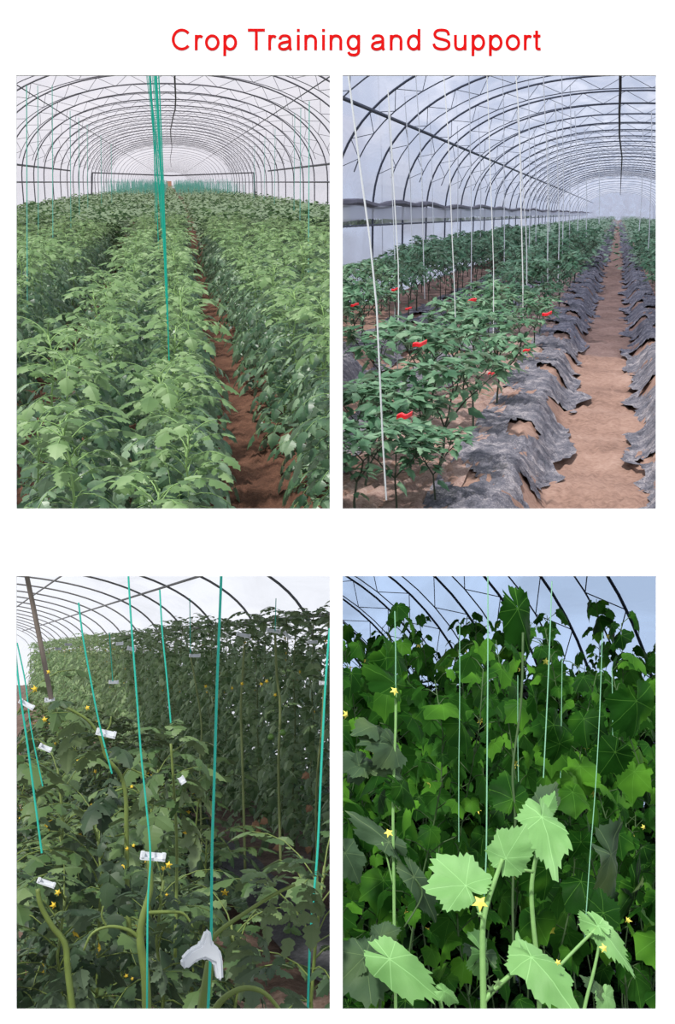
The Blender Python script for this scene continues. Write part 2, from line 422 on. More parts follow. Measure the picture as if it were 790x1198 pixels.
def compound_leaf(mb, st, o, az, elev, L, lod, size=1.0, pairs=3, droop=1.0, rnd=random, stem_r=.0022):
    h = Vector((math.cos(az), math.sin(az), 0)); pts = []; p = Vector(o); e = elev
    seg = 5
    for i in range(seg+1):
        pts.append(p.copy()); dd = h*math.cos(e)+Vector((0, 0, math.sin(e)))
        p = p+dd*(L/seg); e -= droop*.33*rnd.uniform(.6, 1.3)
    tube(st, pts, [stem_r*(1-.12*i) for i in range(seg+1)], 3 if lod < 2 else 4, False)
    def at(t):
        x = t*seg; i = min(int(x), seg-1); return pts[i].lerp(pts[i+1], x-i), (pts[i+1]-pts[i]).normalized()
    for k in range(pairs):
        t = .34+.5*k/max(1, pairs-1) if pairs > 1 else .6
        c, dr = at(t)
        sd = Vector((0, 0, 1)).cross(dr).normalized(); up = dr.cross(sd)*-1
        if up.z < 0: up = -up
        for sg in (-1, 1):
            ln = size*L*.36*rnd.uniform(.8, 1.15)*(1.0 if k else .75)
            dv = (sd*sg*rnd.uniform(.8, 1.1)+dr*rnd.uniform(.35, .8)+Vector((0, 0, rnd.uniform(-.35, .15))))
            nn = (up+sd*sg*rnd.uniform(-.6, .4)+Vector((rnd.uniform(-.45, .45), rnd.uniform(-.45, .45), 0)))
            leaflet(mb, c, dv, nn, ln*1.08, ln*.80, lod, rnd.uniform(.1, .55), rnd)
            if lod >= 2 and rnd.random() < .6:
                leaflet(mb, at(t-.09)[0], dv, nn, ln*.35, ln*.35, 0, .2, rnd)
    c, dr = pts[-1], (pts[-1]-pts[-2]).normalized()
    leaflet(mb, c, dr+Vector((0, 0, -.1)), Vector((0, 0, 1))+h*.3, size*L*.5, size*L*.46, lod, .35, rnd)
def star_flower(mb, c, r, n=5, nrm=None, rnd=random):
    nrm = (nrm or Vector((rnd.uniform(-1, 1), -1, rnd.uniform(-.4, .6)))).normalized(); a = nrm.orthogonal().normalized(); b = nrm.cross(a)
    ph = rnd.uniform(0, 6)
    V = [c+nrm*r*.25]; Fc = []
    for i in range(n):
        for q, rr in ((0, 1.0), (.5, .45)):
            an = ph+2*PI*(i+q)/n; V.append(c+(a*math.cos(an)+b*math.sin(an))*r*rr-nrm*(r*.35 if q == 0 else 0))
    for i in range(2*n): Fc.append((0, 1+i, 1+(i+1) % (2*n)))
    mb.add(V, Fc)
def tomato_parts(seed, H=.95, leaves=22, L=.34, lod=1, mats=None, flowers=0, top=.25, size=1.0, lowest=.12, taper=.5, stem_r=.007, clusters=0):
    rnd = random.Random(seed); fo = MB(); yo = MB(); st = MB(); FL = []; FR = []
    mats = mats or (M_leafA, M_leafA2, M_stemA)
    lean = (rnd.uniform(-.06, .06), rnd.uniform(-.06, .06)); n = 8; sp = []
    for i in range(n+1):
        t = i/n; sp.append(Vector((lean[0]*math.sin(t*2)+.012*math.sin(i*2.1+seed), lean[1]*t+.012*math.cos(i*1.7+seed), H*t)))
    tube(st, sp, [stem_r*(1-.6*i/n) for i in range(n+1)], 5)
    def at(t):
        x = t*n; i = min(int(x), n-1); return sp[i].lerp(sp[i+1], x-i)
    az = rnd.uniform(0, 6)
    for i in range(leaves):
        t = lowest+(1-lowest)*(i+.5)/leaves; az += 2.4+rnd.uniform(-.4, .4)
        ll = L*(1.05-taper*t)*rnd.uniform(.8, 1.2)
        young = t > 1-top
        el = rnd.uniform(.15, .7) if not young else rnd.uniform(.6, 1.15)
        compound_leaf(yo if young else fo, st, at(t), az, el, ll, lod, size, 3, 1.0 if not young else .8, rnd)
    for i in range(flowers):
        t = rnd.uniform(.55, .95); az = rnd.uniform(0, 6.3); c = at(t)+Vector((math.cos(az), math.sin(az), .1))*rnd.uniform(.05, .12)
        tube(st, [at(t), c], .0015, 3, False)
        q_ = MB(); star_flower(q_, c, .017, 5, None, rnd); FL.append(q_)
    for i in range(clusters):
        t = rnd.uniform(.2, .6); az = rnd.uniform(0, 6.3); c = at(t)+Vector((math.cos(az)*.07, math.sin(az)*.07, -.02))
        q_ = MB(); uvs(q_, c, rnd.uniform(.014, .022)); FR.append(q_)
    P = [('stem', st.mesh('tomato_stem', mats[2], True)), ('foliage', fo.mesh('tomato_foliage', mats[0])),]
    if yo.v: P.append(('young_foliage', yo.mesh('tomato_young_foliage', mats[1])))
    P += [('flower', q_.mesh('tomato_flower', M_yellow)) for q_ in FL]+[('fruit', q_.mesh('tomato_fruit', M_fruit, True)) for q_ in FR]
    return P
def uvs(mb, c, r, n=8, m=6, sz=1.0):
    V = [c+Vector((0, 0, r*sz))]; Fc = []
    for i in range(1, m):
        th = PI*i/m
        for j in range(n): V.append(c+Vector((r*math.sin(th)*math.cos(2*PI*j/n), r*math.sin(th)*math.sin(2*PI*j/n), r*sz*math.cos(th))))
    V.append(c-Vector((0, 0, r*sz)))
    for j in range(n): Fc.append((0, 1+j, 1+(j+1) % n)); Fc.append((len(V)-1, 1+(m-2)*n+(j+1) % n, 1+(m-2)*n+j))
    for i in range(m-2):
        for j in range(n): a = 1+i*n+j; b = 1+i*n+(j+1) % n; Fc.append((a, a+n, b+n, b))
    mb.add(V, Fc)
def far_canopy(fr, name, n, xr, yr, top, size, mat, label, gaps=(), hvar=.14, cat='plants', lowz=.5, stretch=1.0):
    """foliage of the far end of the rows, nobody could count: one object"""
    V = []; Fc = []; k = 0
    R = random.Random(len(label))
    while k < n:
        y = 1/R.uniform(1/yr[1], 1/yr[0]); x = R.uniform(*xr)
        if any(a < x < b for a, b in gaps) and R.random() < .96: continue
        z = top-lowz*R.random()**2+hvar*(R.random()-.5)+.05*math.sin(x*9+y*1.3)
        s = size*R.uniform(.7, 1.4); a = R.uniform(0, 6.3); d = Vector((math.cos(a), math.sin(a)*stretch, R.uniform(-.6, .5)))*s
        e = Vector((-math.sin(a), math.cos(a)*stretch, R.uniform(-.6, .6)))*s*.35
        c = Vector((x, y, z)); V += [c, c+d*.45+e, c+d, c+d*.45-e]; Fc.append((4*k, 4*k+1, 4*k+2, 4*k+3)); k += 1
    mb = MB(); mb.v = [tuple(v) for v in V]; mb.f = Fc
    return single(fr, name, mb, mat, label, cat, None, 'stuff')

# ================================================================== GREENHOUSE FRAME
def arch_pt(t, W, Hc, n=2.3, off=0.0):
    c, s = math.cos(t), math.sin(t)
    return ((W-off)*math.copysign(abs(c)**(2/n), c), (Hc-off)*max(0, s)**(2/n))
def arch_parts(W, Hc, H, mat, r=.016, truss=True, web_r=.006, drop=.24, full=True):
    a = MB(); b = MB(); c = MB(); K = 44
    pts = [(-W, 0, -H)]+[(p[0], 0, p[1]) for p in (arch_pt(PI-PI*i/K, W, Hc) for i in range(K+1))]+[(W, 0, -H)]
    tube(a, pts, r, 5)
    P = [('top_chord', a.mesh('arch_top_chord', mat))]
    if truss:
        lo = []; up = []
        for i in range(33):
            t = PI*(.93-.86*i/32); q = arch_pt(t, W, Hc, 2.3, drop); u = arch_pt(t, W, Hc)
            lo.append((q[0], 0, q[1])); up.append((u[0], 0, u[1]))
        tube(b, lo, r*.55, 4)
        for i in range(32):
            tube(c, [lo[i], up[i+1]] if i % 2 else [up[i], lo[i+1]], web_r, 3, False)
        P += [('lower_chord', b.mesh('arch_lower_chord', mat)), ('bracing', c.mesh('arch_bracing', mat))]
    return P
def tunnel(fr, where, W, Hc, H, y0, y1, dy, mat, film, fy0, r=.016, far=80, end=True, group=None, truss=True, kind_='truss arch'):
    P = arch_parts(W, Hc, H, mat, r, truss)
    a = MB(); K = 36
    tube(a, [(-W, 0, -H)]+[(p[0], 0, p[1]) for p in (arch_pt(PI-PI*i/K, W, Hc) for i in range(K+1))]+[(W, 0, -H)], r, 4)
    A1 = a.mesh('distant_arch', mat)
    y = y0; k = 0
    while y < y1:
        L = Matrix.Translation((0, y, 0))
        if y < far:
            place(fr, 'greenhouse_arch', P, L, ord_label(k, 'dark steel '+kind_, where) , 'arch', group or 'truss arches '+where); k += 1
        else:
            place(fr, 'greenhouse_arch', [('top_chord', A1)], L, 'thin distant steel hoop at the far end '+where, 'arch', 'distant hoops '+where)
        y += dy*(1 if y < far else 2.5)
    # film skin
    mb = MB(); ts = [PI*i/40 for i in range(41)]
    prof = [(W+.03, -H)]+[(p[0], p[1]) for p in (arch_pt(t, W+.03, Hc+.03) for t in ts)]+[(-W-.03, -H)]
    ys = [fy0]+list(np.arange(fy0+4, y1, 8.0))+[y1]; n = len(prof)
    for yy in ys:
        for i, p in enumerate(prof): mb.v.append((p[0], yy, p[1]))
    for j in range(len(ys)-1):
        for i in range(n-1): mb.f.append((j*n+i, j*n+i+1, (j+1)*n+i+1, (j+1)*n+i))
    if end: mb.f.append(tuple((len(ys)-1)*n+i for i in range(n)))
    single(fr, 'ceiling', mb, film, 'clear plastic film roof of the greenhouse '+where, None, None, 'structure')
ORD = ['first', 'second', 'third', 'fourth', 'fifth', 'sixth', 'seventh', 'eighth', 'ninth', 'tenth', 'eleventh', 'twelfth']
def ord_label(k, what, where):
    if k == 0: return f'{what}, the nearest one {where}'
    if k < 12: return f'{what}, {ORD[k]} from the front {where}'
    return f'{what}, beyond the twelfth {where}'
def string(fr, p0, p1, r, mat, label, group, sag=.01, name='support_string', n=7, wob=0.0):
    p0 = Vector(p0); p1 = Vector(p1); pts = []
    ph = random.uniform(0, 6)
    for i in range(n+1):
        t = i/n; p = p0.lerp(p1, t); p.x += (sag*math.sin(PI*t)+wob*math.sin(ph+t*9)*t*(1-t)); pts.append(p)
    mb = MB(); tube(mb, pts, r, 5, True)
    return single(fr, name, mb, mat, label, 'string', group, base=pts[0])

# ================================================================== A: UPPER LEFT, LONG TUNNEL OF TOMATOES
UA = 'in the upper left opening'; HA = 1.6
tunnel(FA, UA, 4.2, 2.45, HA, 19.5, 300, 2.9, M_steel, M_filmA, 15, r=.018)
def ground(fr, xr, yr, H, mat, label, nx=40, ny=120, amp=.03, prof=None, seed=1, name='floor', cat=None, wedge=0):
    mb = MB(); R = random.Random(seed)
    ys = [yr[0]*(yr[1]/yr[0])**(j/ny) for j in range(ny+1)]
    xs = [xr[0]+(xr[1]-xr[0])*i/nx for i in range(nx+1)]
    for y in ys:
        for x in xs:
            if wedge: x *= min(1, (wedge*y+.4)/4.2)
            z = -H+(prof(x, y) if prof else 0)+amp*(R.random()-.5); mb.v.append((x, y, z))
    for j in range(ny):
        for i in range(nx): a = j*(nx+1)+i; mb.f.append((a, a+1, a+nx+2, a+nx+1))
    return single(fr, name, mb, mat, label, cat, None, 'structure' if cat is None else None, smooth=True)
ground(FA, (-4.2, 4.2), (3, 300), HA, M_soilA, 'reddish brown soil between the tomato rows', 120, 160, .03,
       lambda x, y: .10*(0.5-0.5*math.cos((x-.33)*2*PI/1.2)) if abs(x) < 2 else .05, wedge=.17)
protoA = [tomato_parts(100+i, H=random.uniform(.88, 1.0), leaves=50, L=.235, lod=1, top=.22, size=.74, flowers=0, taper=.35) for i in range(7)]
protoAn = [tomato_parts(200+i, H=.92, leaves=60, L=.22, lod=2, top=.20, size=.72, flowers=0, taper=.35) for i in range(4)]
rowsA = [(.0, 'row under the green strings'), (-.40, 'row just left of the green strings'), (.70, 'first row right of the bare path'),
         (1.16, 'second row right of the path'), (-1.22, 'third row left of the path'), (-1.72, 'fourth row left of the path'),
         (1.75, 'third row right of the path'), (2.25, 'fourth row right of the path'), (-2.3, 'fifth row left of the path'),
         (2.85, 'fifth row right of the path'), (-2.85, 'sixth row left of the path'), (3.4, 'outer right row'), (-3.4, 'outer left row')]
def rows(fr, rows_, protos, near, ystart, yend, step, H, what, cat, grp, names, ymin_fn=None, nearY=6, limit=12, sc=(.9, 1.12), ystretch=1.25, jit=.05):
    for X, rn in rows_:
        y = ystart+random.uniform(0, .25); k = 0
        while y < yend:
            s = random.uniform(*sc)
            Lm = Matrix.Translation((X+random.uniform(-jit, jit), y+random.uniform(-.06, .06), -H+.04)) @ Matrix.Rotation(random.uniform(0, 6.3), 4, 'Z')
            Lm = Lm @ Matrix.Diagonal((s*1.05, s*1.05, s, 1))
            P = random.choice(near if y < nearY else protos)
            lab = f'{what}, {"nearest" if k == 0 else ORD[k]+" from the front"} in the {rn}' if k < limit else f'small distant {cat} far back in the {rn}'
            if place(fr, names, P, Lm, lab, cat, grp+' '+rn, margin=25): k += 1
            y += step*(1+y*.018)
rows(FA, rowsA, protoA, protoAn, 2.6, 22, .44, HA, 'leafy tomato plant', 'tomato plant', 'tomatoes of the', 'tomato_plant')
far_canopy(FA, 'tomato_canopy', 80000, (-4.15, 4.15), (20.5, 290), -HA+1.0, .10, M_leafAf, 'distant tomato foliage merging towards the vanishing point '+UA,
           gaps=[(.25, .5), (-.86, -.72)])
# strings down the middle row
for i in range(26):
    Y = 4.9*(1.115**i); u = i/25
    ztop = 2.25; zb = -.80
    pb = FA.px(198-random.uniform(3, 16)*min(1, u*2.2), 213-zb*F/Y, Y)
    py = 213-ztop*F/Y
    xt = 188-14*max(0, (213-py))/125 if py > 88 else random.choice([169.5, 171, 175, 176])-(88-py)*.045
    pt = FA.px(xt, py, Y)
    string(FA, pt, pb, .0028 if Y < 12 else .0055, M_green_str,
           f'green string hanging to the middle tomato row, {ORD[i]} from the front' if i < 12 else 'distant green string in the bunch over the middle row',
           'green strings over the middle tomato row', .02)
# sparse strings at the sides
for qi, (px_, y1_, Y) in enumerate([(31, 380, 9), (44, 300, 16), (61, 300, 14), (82, 270, 18), (92, 262, 22), (102, 258, 26), (118, 262, 30), (130, 245, 34), (362, 330, 11), (352, 262, 18), (345, 252, 24), (322, 250, 30), (310, 240, 34), (298, 240, 40)]):
    t = 100 if px_ < 70 else 120+(px_-70 if px_ < 200 else (360-px_))*.8
    string(FA, FA.px(px_, t, Y), FA.px(px_+(1 if px_ < 200 else -1), y1_, Y), .0035+.0001*Y, M_green_far,
           f'thin pale green string in the {"left" if px_ < 200 else "right"} half of the tomato tunnel, {ORD[qi] if qi < 8 else ORD[qi-8]} from the {"left" if px_ < 200 else "right"}', 'thin green strings at the sides', 0)
mb = MB()
for i in range(1500):
    Y = 1/random.uniform(1/180, 1/60); x = random.choice([random.uniform(-3.6, -.3), random.uniform(.3, 3.9)])
    a = Vector((x, Y, -.15+random.uniform(-.1, .35))); b = Vector((x, Y, -.66)); tube(mb, [a, b], .007, 3, False)
single(FA, 'string_curtain', mb, M_green_far, 'far haze of green strings above the distant rows '+UA, 'strings', None, 'stuff')
# cross frame and rails
def bar(fr, name, pts, r, mat, label, cat='bar', group=None, n=6):
    mb = MB(); tube(mb, pts, r, n); return single(fr, name, mb, mat, label, cat, group, base=pts[0])
Yb = 50
bar(FA, 'cross_beam', [FA.px(108, 202, Yb), FA.px(200, 205.5, Yb), FA.px(297, 202, Yb)], .028, M_steel, 'dark horizontal cross beam spanning the tunnel between two posts', 'beam')
for x, s in ((108, 'left'), (297, 'right')):
    bar(FA, 'support_post', [FA.px(x, 202, Yb), FA.px(x-1 if s == 'left' else x+2, 236, Yb)], .035, M_steel, f'dark upright post under the {s} end of the cross beam', 'post')
for sx, s in ((-1, 'left'), (1, 'right')):
    bar(FA, 'side_rail', [(sx*4.17, 12, .46), (sx*4.17, 50, .46)], .03, M_steel, f'dark upper side rail along the {s} wall of the tomato tunnel', 'rail')
    bar(FA, 'side_rail', [(sx*4.17, 12, 0.0), (sx*4.17, 200, 0.0)], .022, M_steel, f'lower side rail at eye height along the {s} wall of the tomato tunnel', 'rail')
    for ang, nm in ((.30, 'upper'), ):
        q = arch_pt(PI/2-sx*.72, 4.2, 2.45, 2.3, .24)
        bar(FA, 'roof_wire', [(q[0], 12, q[1]), (q[0], 280, q[1])], .012, M_steel, f'thin wire running along the {s} side of the tunnel roof', 'wire')
pts = []
for i in range(24):
    Y = 14*1.12**i; pts.append((.16*math.sin(i*.9)*.35+.05+ .35*(14/Y), Y, 2.32-.06*(i % 2)))
bar(FA, 'power_cable', pts, .022, M_black, 'black cable slung along the roof ridge of the tomato tunnel', 'cable')
# entrance hut at the far end
mb = MB(); p = FA.px(197.5, 213, 200); box(mb, (p.x, 200, -.5), (.9, .2, 1.3)); single(FA, 'door_1', mb, plain('door_paint', (.62, .35, .22), .7), 'tiny reddish door in the far end wall of the tunnel', None, None, 'structure')

# ================================================================== B: UPPER RIGHT, YOUNG PEPPERS AND MULCH FILM
UB = 'in the upper right opening'; HB = 1.6
tunnel(FB, UB, 4.2, 2.5, HB, 14.0, 150, 2.9, M_steelB, M_filmB, 12, r=.020)
def profB(x, y):
    # furrow at x 0, raised beds at both sides, a second furrow further left
    def bed(x, a, b): 
        if x < a or x > b: return 0
        t = min((x-a)/.22, (b-x)/.22, 1); return .20*(t*t*(3-2*t))
    return max(bed(x, -1.95, -.30), bed(x, .24, 1.9), bed(x, -4.1, -2.3), bed(x, 2.2, 4.1))
ground(FB, (-4.2, 4.2), (4, 300), HB, M_soilB, 'trodden brown soil of the furrows between pepper beds', 150, 260, .03,
       lambda x, y: profB(x, y)+.018*math.sin(y*5.0+x*3)*(abs(x+.03) < .3)+.01*math.sin(y*2.3), wedge=.26)
def mulch(x0, x1, label, seed, rag=.05):
    R = random.Random(seed); mb = MB(); ny = 420; nx = 26
    ys = [4.6*(200/4.6)**(j/ny) for j in range(ny+1)]
    off = 0; 
    for j, y in enumerate(ys):
        off = off*.8+R.uniform(-1, 1)*rag; o2 = off*.8+.05*math.sin(y*3.1+seed)+.03*math.sin(y*7.7)
        for i in range(nx+1):
            t = i/nx; a = x0-(o2 if seed % 2 else 0); b = x1+(o2 if seed % 2 == 0 else 0); x = a+(b-a)*t
            z = -HB+profB(x, y)+.014+.022*R.random()+.012*math.sin(y*6+x*9); mb.v.append((x, y, z))
    holes = set()
    for j in range(ny):
        for i in range(nx):
            x = x0+(x1-x0)*(i+.5)/nx; y = ys[j]
            if (math.sin(y*4.2+seed)+math.sin(x*14+y*2.1)) > 1.15: continue
            a = j*(nx+1)+i; mb.f.append((a, a+1, a+nx+2, a+nx+1))
    return single(FB, 'mulch_film', mb, M_mulch, label, 'plastic mulch', smooth=False)
mulch(-.86, -.27, 'crumpled black and grey mulch film on bed edge left of the furrow', 2)
mulch(.20, .70, 'crumpled black mulch film on bed edge right of the furrow', 3)
mulch(-1.95, -1.35, 'grey mulch film strip on the far side of the first pepper bed', 4, .04)
mulch(-2.9, -2.26, 'grey mulch film edging the second bed near the left wall', 5, .04)
ground(FB, (-1.40, -.72), (4, 200), HB-.012, M_bedB, 'bare pinkish bed soil showing between the mulch films', 24, 200, .035, profB, name='trim_1')
def pepper_parts(seed, H=.55, lod=1, dens=1.0):
    R = random.Random(seed); st = MB(); fo = MB(); fl = MB()
    def leaf(o, d, L):
        n = Vector((R.uniform(-.5, .5), R.uniform(-.5, .5), 1)); leaflet(fo, o, d, n, L, L*.62, lod if lod != 2 else 1, R.uniform(.1, .6), R)
    def branch(p, d, L, r, depth):
        q = p+d*L; m = p.lerp(q, .5)+Vector((R.uniform(-.01, .01), R.uniform(-.01, .01), 0))
        tube(st, [p, m, q], [r, r*.9, r*.75], 4, False)
        for k in range(int((3 if depth else 1)*dens)+R.randint(0, 1)):
            t = R.uniform(.3, 1); az = R.uniform(0, 6.3); e = R.uniform(-.1, .5)
            dd = Vector((math.cos(az), math.sin(az), e)); a = p.lerp(q, t); b = a+dd*.035
            tube(st, [a, b], .0016, 3, False); leaf(b, dd-Vector((0, 0, .35)), R.uniform(.06, .11))
        if depth < 3:
            az = R.uniform(0, 6.3)
            for k in range(2 if depth else 3):
                a2 = az+k*PI*(1 if depth else .667)+R.uniform(-.4, .4); sp_ = R.uniform(.5, .95)
                dd = (d*.75+Vector((math.cos(a2), math.sin(a2), 0))*sp_+Vector((0, 0, .35))).normalized()
                branch(q, dd, L*R.uniform(.62, .85), r*.7, depth+1)
        else:
            for k in range(int(4*dens)):
                az = R.uniform(0, 6.3); dd = Vector((math.cos(az), math.sin(az), R.uniform(-.2, .7))); leaf(q, dd, R.uniform(.06, .10))
    branch(Vector((0, 0, 0)), Vector((R.uniform(-.1, .1), R.uniform(-.1, .1), 1)).normalized(), H*.36, .008, 0)
    return [('stem', st.mesh('pepper_stem', M_stemB)), ('foliage', fo.mesh('pepper_foliage', M_leafB))]
pepN = [pepper_parts(300+i, .64, 1, 1.55) for i in range(6)]
pepF = [pepper_parts(320+i, .80, 0, 1.7) for i in range(5)]
rowsB = [(-.95, 'row left of the furrow'), (-1.55, 'second row left of the furrow'), (.82, 'row right of the furrow'), (-2.75, 'third row left of the furrow'),
         (-3.35, 'fourth row left of the furrow'), (1.5, 'second row right of the furrow')]
def rowB(X, rn, y0, y1, step, k0=0):
    y = y0; k = k0
    while y < y1:
        s = random.uniform(.8, 1.12)*(1+.012*min(y, 30))
        Lm = Matrix.Translation((X+random.uniform(-.06, .06), y, -HB+.19)) @ Matrix.Rotation(random.uniform(0, 6.3), 4, 'Z') @ Matrix.Diagonal((s, s, s, 1))
        lab = f'young pepper plant, {"nearest" if k == 0 else ORD[k]+" from the front"} in the {rn}' if k < 12 else f'small distant pepper plant far back in the {rn}'
        if place(FB, 'pepper_plant', random.choice(pepN if y < 14 else pepF), Lm, lab, 'pepper plant', 'peppers of the '+rn, margin=25): k += 1
        y += step*(1+.03*y)*random.uniform(.9, 1.1)

for k, (X, Y, s_) in enumerate([(-1.12, 4.95, 1.0), (-.96, 5.15, .9), (-.80, 5.35, .8), (-1.22, 5.6, 1.1), (-1.02, 5.85, 1.0)]):
    Lm = Matrix.Translation((X, Y, -HB+.19)) @ Matrix.Rotation(k*1.7, 4, 'Z') @ Matrix.Diagonal((s_, s_, s_*.85, 1))
    place(FB, 'pepper_plant', pepN[k % 6], Lm, 'broad-leaved pepper plant at the lower left corner of the bed, '+['leftmost at the bottom edge', 'second along the bottom edge', 'rightmost along the bottom edge', 'leftmost one step back', 'right one step back'][k], 'pepper plant', 'peppers at the lower left corner', margin=40)
rowB(-.84, rowsB[0][1], 6.05, 34, 1.0); rowB(-1.32, rowsB[1][1], 6.3, 34, .62); rowB(.82, rowsB[2][1], 12, 34, .5)
rowB(-2.75, rowsB[3][1], 9, 34, .55); rowB(-3.35, rowsB[4][1], 11, 34, .5); rowB(1.5, rowsB[5][1], 20, 34, .6)
far_canopy(FB, 'pepper_canopy', 32000, (-4.15, 4.15), (30, 290), -HB+1.0, .16, M_leafB, 'distant pepper foliage merging down the tunnel '+UB, gaps=[(-.62, .55), (-2.3, -2.1)], lowz=.75, hvar=.2)
# white strings
SB = [(405, 88, 452, 585, 4.7, 0), (455, 105, 465, 455, 8, -2), (455, 130, 462, 380, 15, 0), (470, 100, 484, 340, 18, 0), (516, 88, 534, 445, 9.5, 0), (484, 88, 497, 350, 16, 0),
      (567, 88, 577, 420, 10.5, 0), (547, 100, 551, 350, 17, 0), (601, 88, 612, 378, 12, 0), (606, 130, 617, 360, 14, 0), (634, 88, 641, 345, 15, 0), (586, 88, 590, 320, 20, 0),
      (617, 100, 619, 310, 22, 0), (650, 120, 653, 330, 17, 0), (656, 95, 658, 305, 19, 0), (666, 100, 666, 300, 24, 0), (673, 130, 676, 290, 26, 0), (684, 150, 686, 280, 30, 0),
      (534, 110, 535, 310, 24, 0), (502, 110, 507, 320, 22, 0), (441, 100, 448, 310, 24, 0), (560, 130, 562, 300, 26, 0), (625, 150, 627, 290, 28, 0), (641, 160, 643, 280, 32, 0), (700, 170, 701, 262, 40, 0), (752, 150, 748, 270, 30, 0), (762, 130, 758, 300, 22, 0)]
for i, (x0, y0, x1, y1, Y, sg) in enumerate(sorted(SB, key=lambda s: s[4])):
    string(FB, FB.px(x0-(x1-x0)*.1, y0-60 if y0 < 105 else y0, Y), FB.px(x1, y1, Y), .0042 if Y < 12 else .0035+.00022*Y, M_white_str,
           (f'white twine hanging to a pepper plant, {"nearest" if i == 0 else ORD[i]+" nearest"} of the white strings' if i < 12 else 'faint distant white twine hanging deep in the pepper tunnel'),
           'white strings over the pepper beds', .03, wob=.03)
# red clips on the pepper stems
RB = [(473, 489, 4.9, 20), (491, 405, 6.6, 18), (462, 340, 10.6, 9), (415, 358, 9.6, 10), (552, 353, 11, 12), (616, 411, 7.6, 9), (575, 438, 6.3, 9), (591, 340, 12.5, 9), (640, 369, 10.2, 12), (478, 362, 9.4, 8)]
for i, (x, y, Y, wpx) in enumerate(RB):
    p = FB.px(x, y, Y); W_ = wpx/F*Y; mb = MB()
    c = p; n = 9; V = []; 
    for j in range(n+1):
        t = j/n; xx = (t-.5)*W_*.9
        for a, b in ((-.30, .0), (.30, .012), (.26, .05), (-.26, .04)):
            V.append(Vector((c.x+xx, c.y+a*W_*.45+.02*math.sin(t*7), c.z+b*W_*5.5+W_*.045*math.sin(t*PI*2.2+i)+(t-.5)*W_*.22)))
    Fc = []
    for j in range(n):
        for q in range(4): r_ = (q+1) % 4; Fc.append((4*j+q, 4*j+r_, 4*j+4+r_, 4*j+4+q))
    Fc += [(3, 2, 1, 0), (4*n, 4*n+1, 4*n+2, 4*n+3)]
    mb.add(V, Fc)
    D_ = ['large red clip low in the front left pepper plant', 'large red clip high up on a front left pepper plant', 'small red clip in the far foliage left of centre',
          'small red clip at the left edge of the pepper bed', 'red clip high among the peppers mid bed', 'red clip on the pepper stem nearest the mulch film', 'tiny red clip on a stem in the middle of the bed',
          'dark red clip in the distant peppers under the white strings', 'dark red clip at the right end of the bed by the film', 'faint red clip among distant leaves near the left'][i]
    single(FB, 'plant_clip', mb, M_redclip, D_, 'clip', 'red clips on the peppers', base=p)
# rolled side film, curtain, roof purlin, cable
pts = []
for i in range(90):
    Y = 9*1.035**i; pts.append((-4.1, Y, .17+.03*math.sin(i*1.3)+.02*math.sin(i*.5)))
mb = MB(); tube(mb, pts, [.05+.018*math.sin(i*1.9)**2 for i in range(90)], 7); single(FB, 'rolled_film', mb, plain('grey_rolled_film', (.13, .12, .15), .6, noise=.5, scale=3), 'grey rolled-up side film with knotted folds along the left wall', 'rolled film')
mb = MB(); V = []
for i in range(60):
    Y = 9*1.05**i; V += [(-4.05+.02*math.sin(i*2), Y, .13), (-4.08, Y, -.10-.02*math.sin(i*1.1))]
mb.add(V, [(2*i, 2*i+1, 2*i+3, 2*i+2) for i in range(59)]); single(FB, 'side_curtain', mb, M_filmB2, 'white film curtain hanging below the rolled film on the left', 'curtain')
bar(FB, 'side_rail', [(-4.1, 9, -.19), (-4.1, 160, -.19)], .016, M_steelB, 'thin dark wire along the left wall under the white curtain', 'rail')
bar(FB, 'roof_purlin', [(-3.40, 9, 1.38), (-3.40, 160, 1.38)], .028, M_steelB, 'dark purlin pipe running along the upper left of the pepper tunnel', 'pipe')
mb = MB()
for i in range(2500):
    Y = 1/random.uniform(1/120, 1/12); c = Vector((-4.9-random.random()*.6, Y, -.27+.07*random.random())); a = random.uniform(0, 6.3); s = .07
    mb.add([c, c+Vector((math.cos(a)*s, 2*math.sin(a)*s, s)), c+Vector((math.cos(a)*s*.4, .05, s*1.5)), ], [(0, 1, 2)])
single(FB, 'grass_bank', mb, M_grass, 'strip of dark grass outside the left wall film', 'grass', None, 'stuff')
pts = [FB.px(726, 70, 14), FB.px(726, 105, 15), FB.px(725, 130, 18), FB.px(725, 160, 23), FB.px(728, 184, 30), FB.px(727, 205, 45), FB.px(726, 228, 90)]
bar(FB, 'power_cable', pts, .018, M_black, 'black cable dangling from the ridge of the pepper tunnel', 'cable')
#CONT

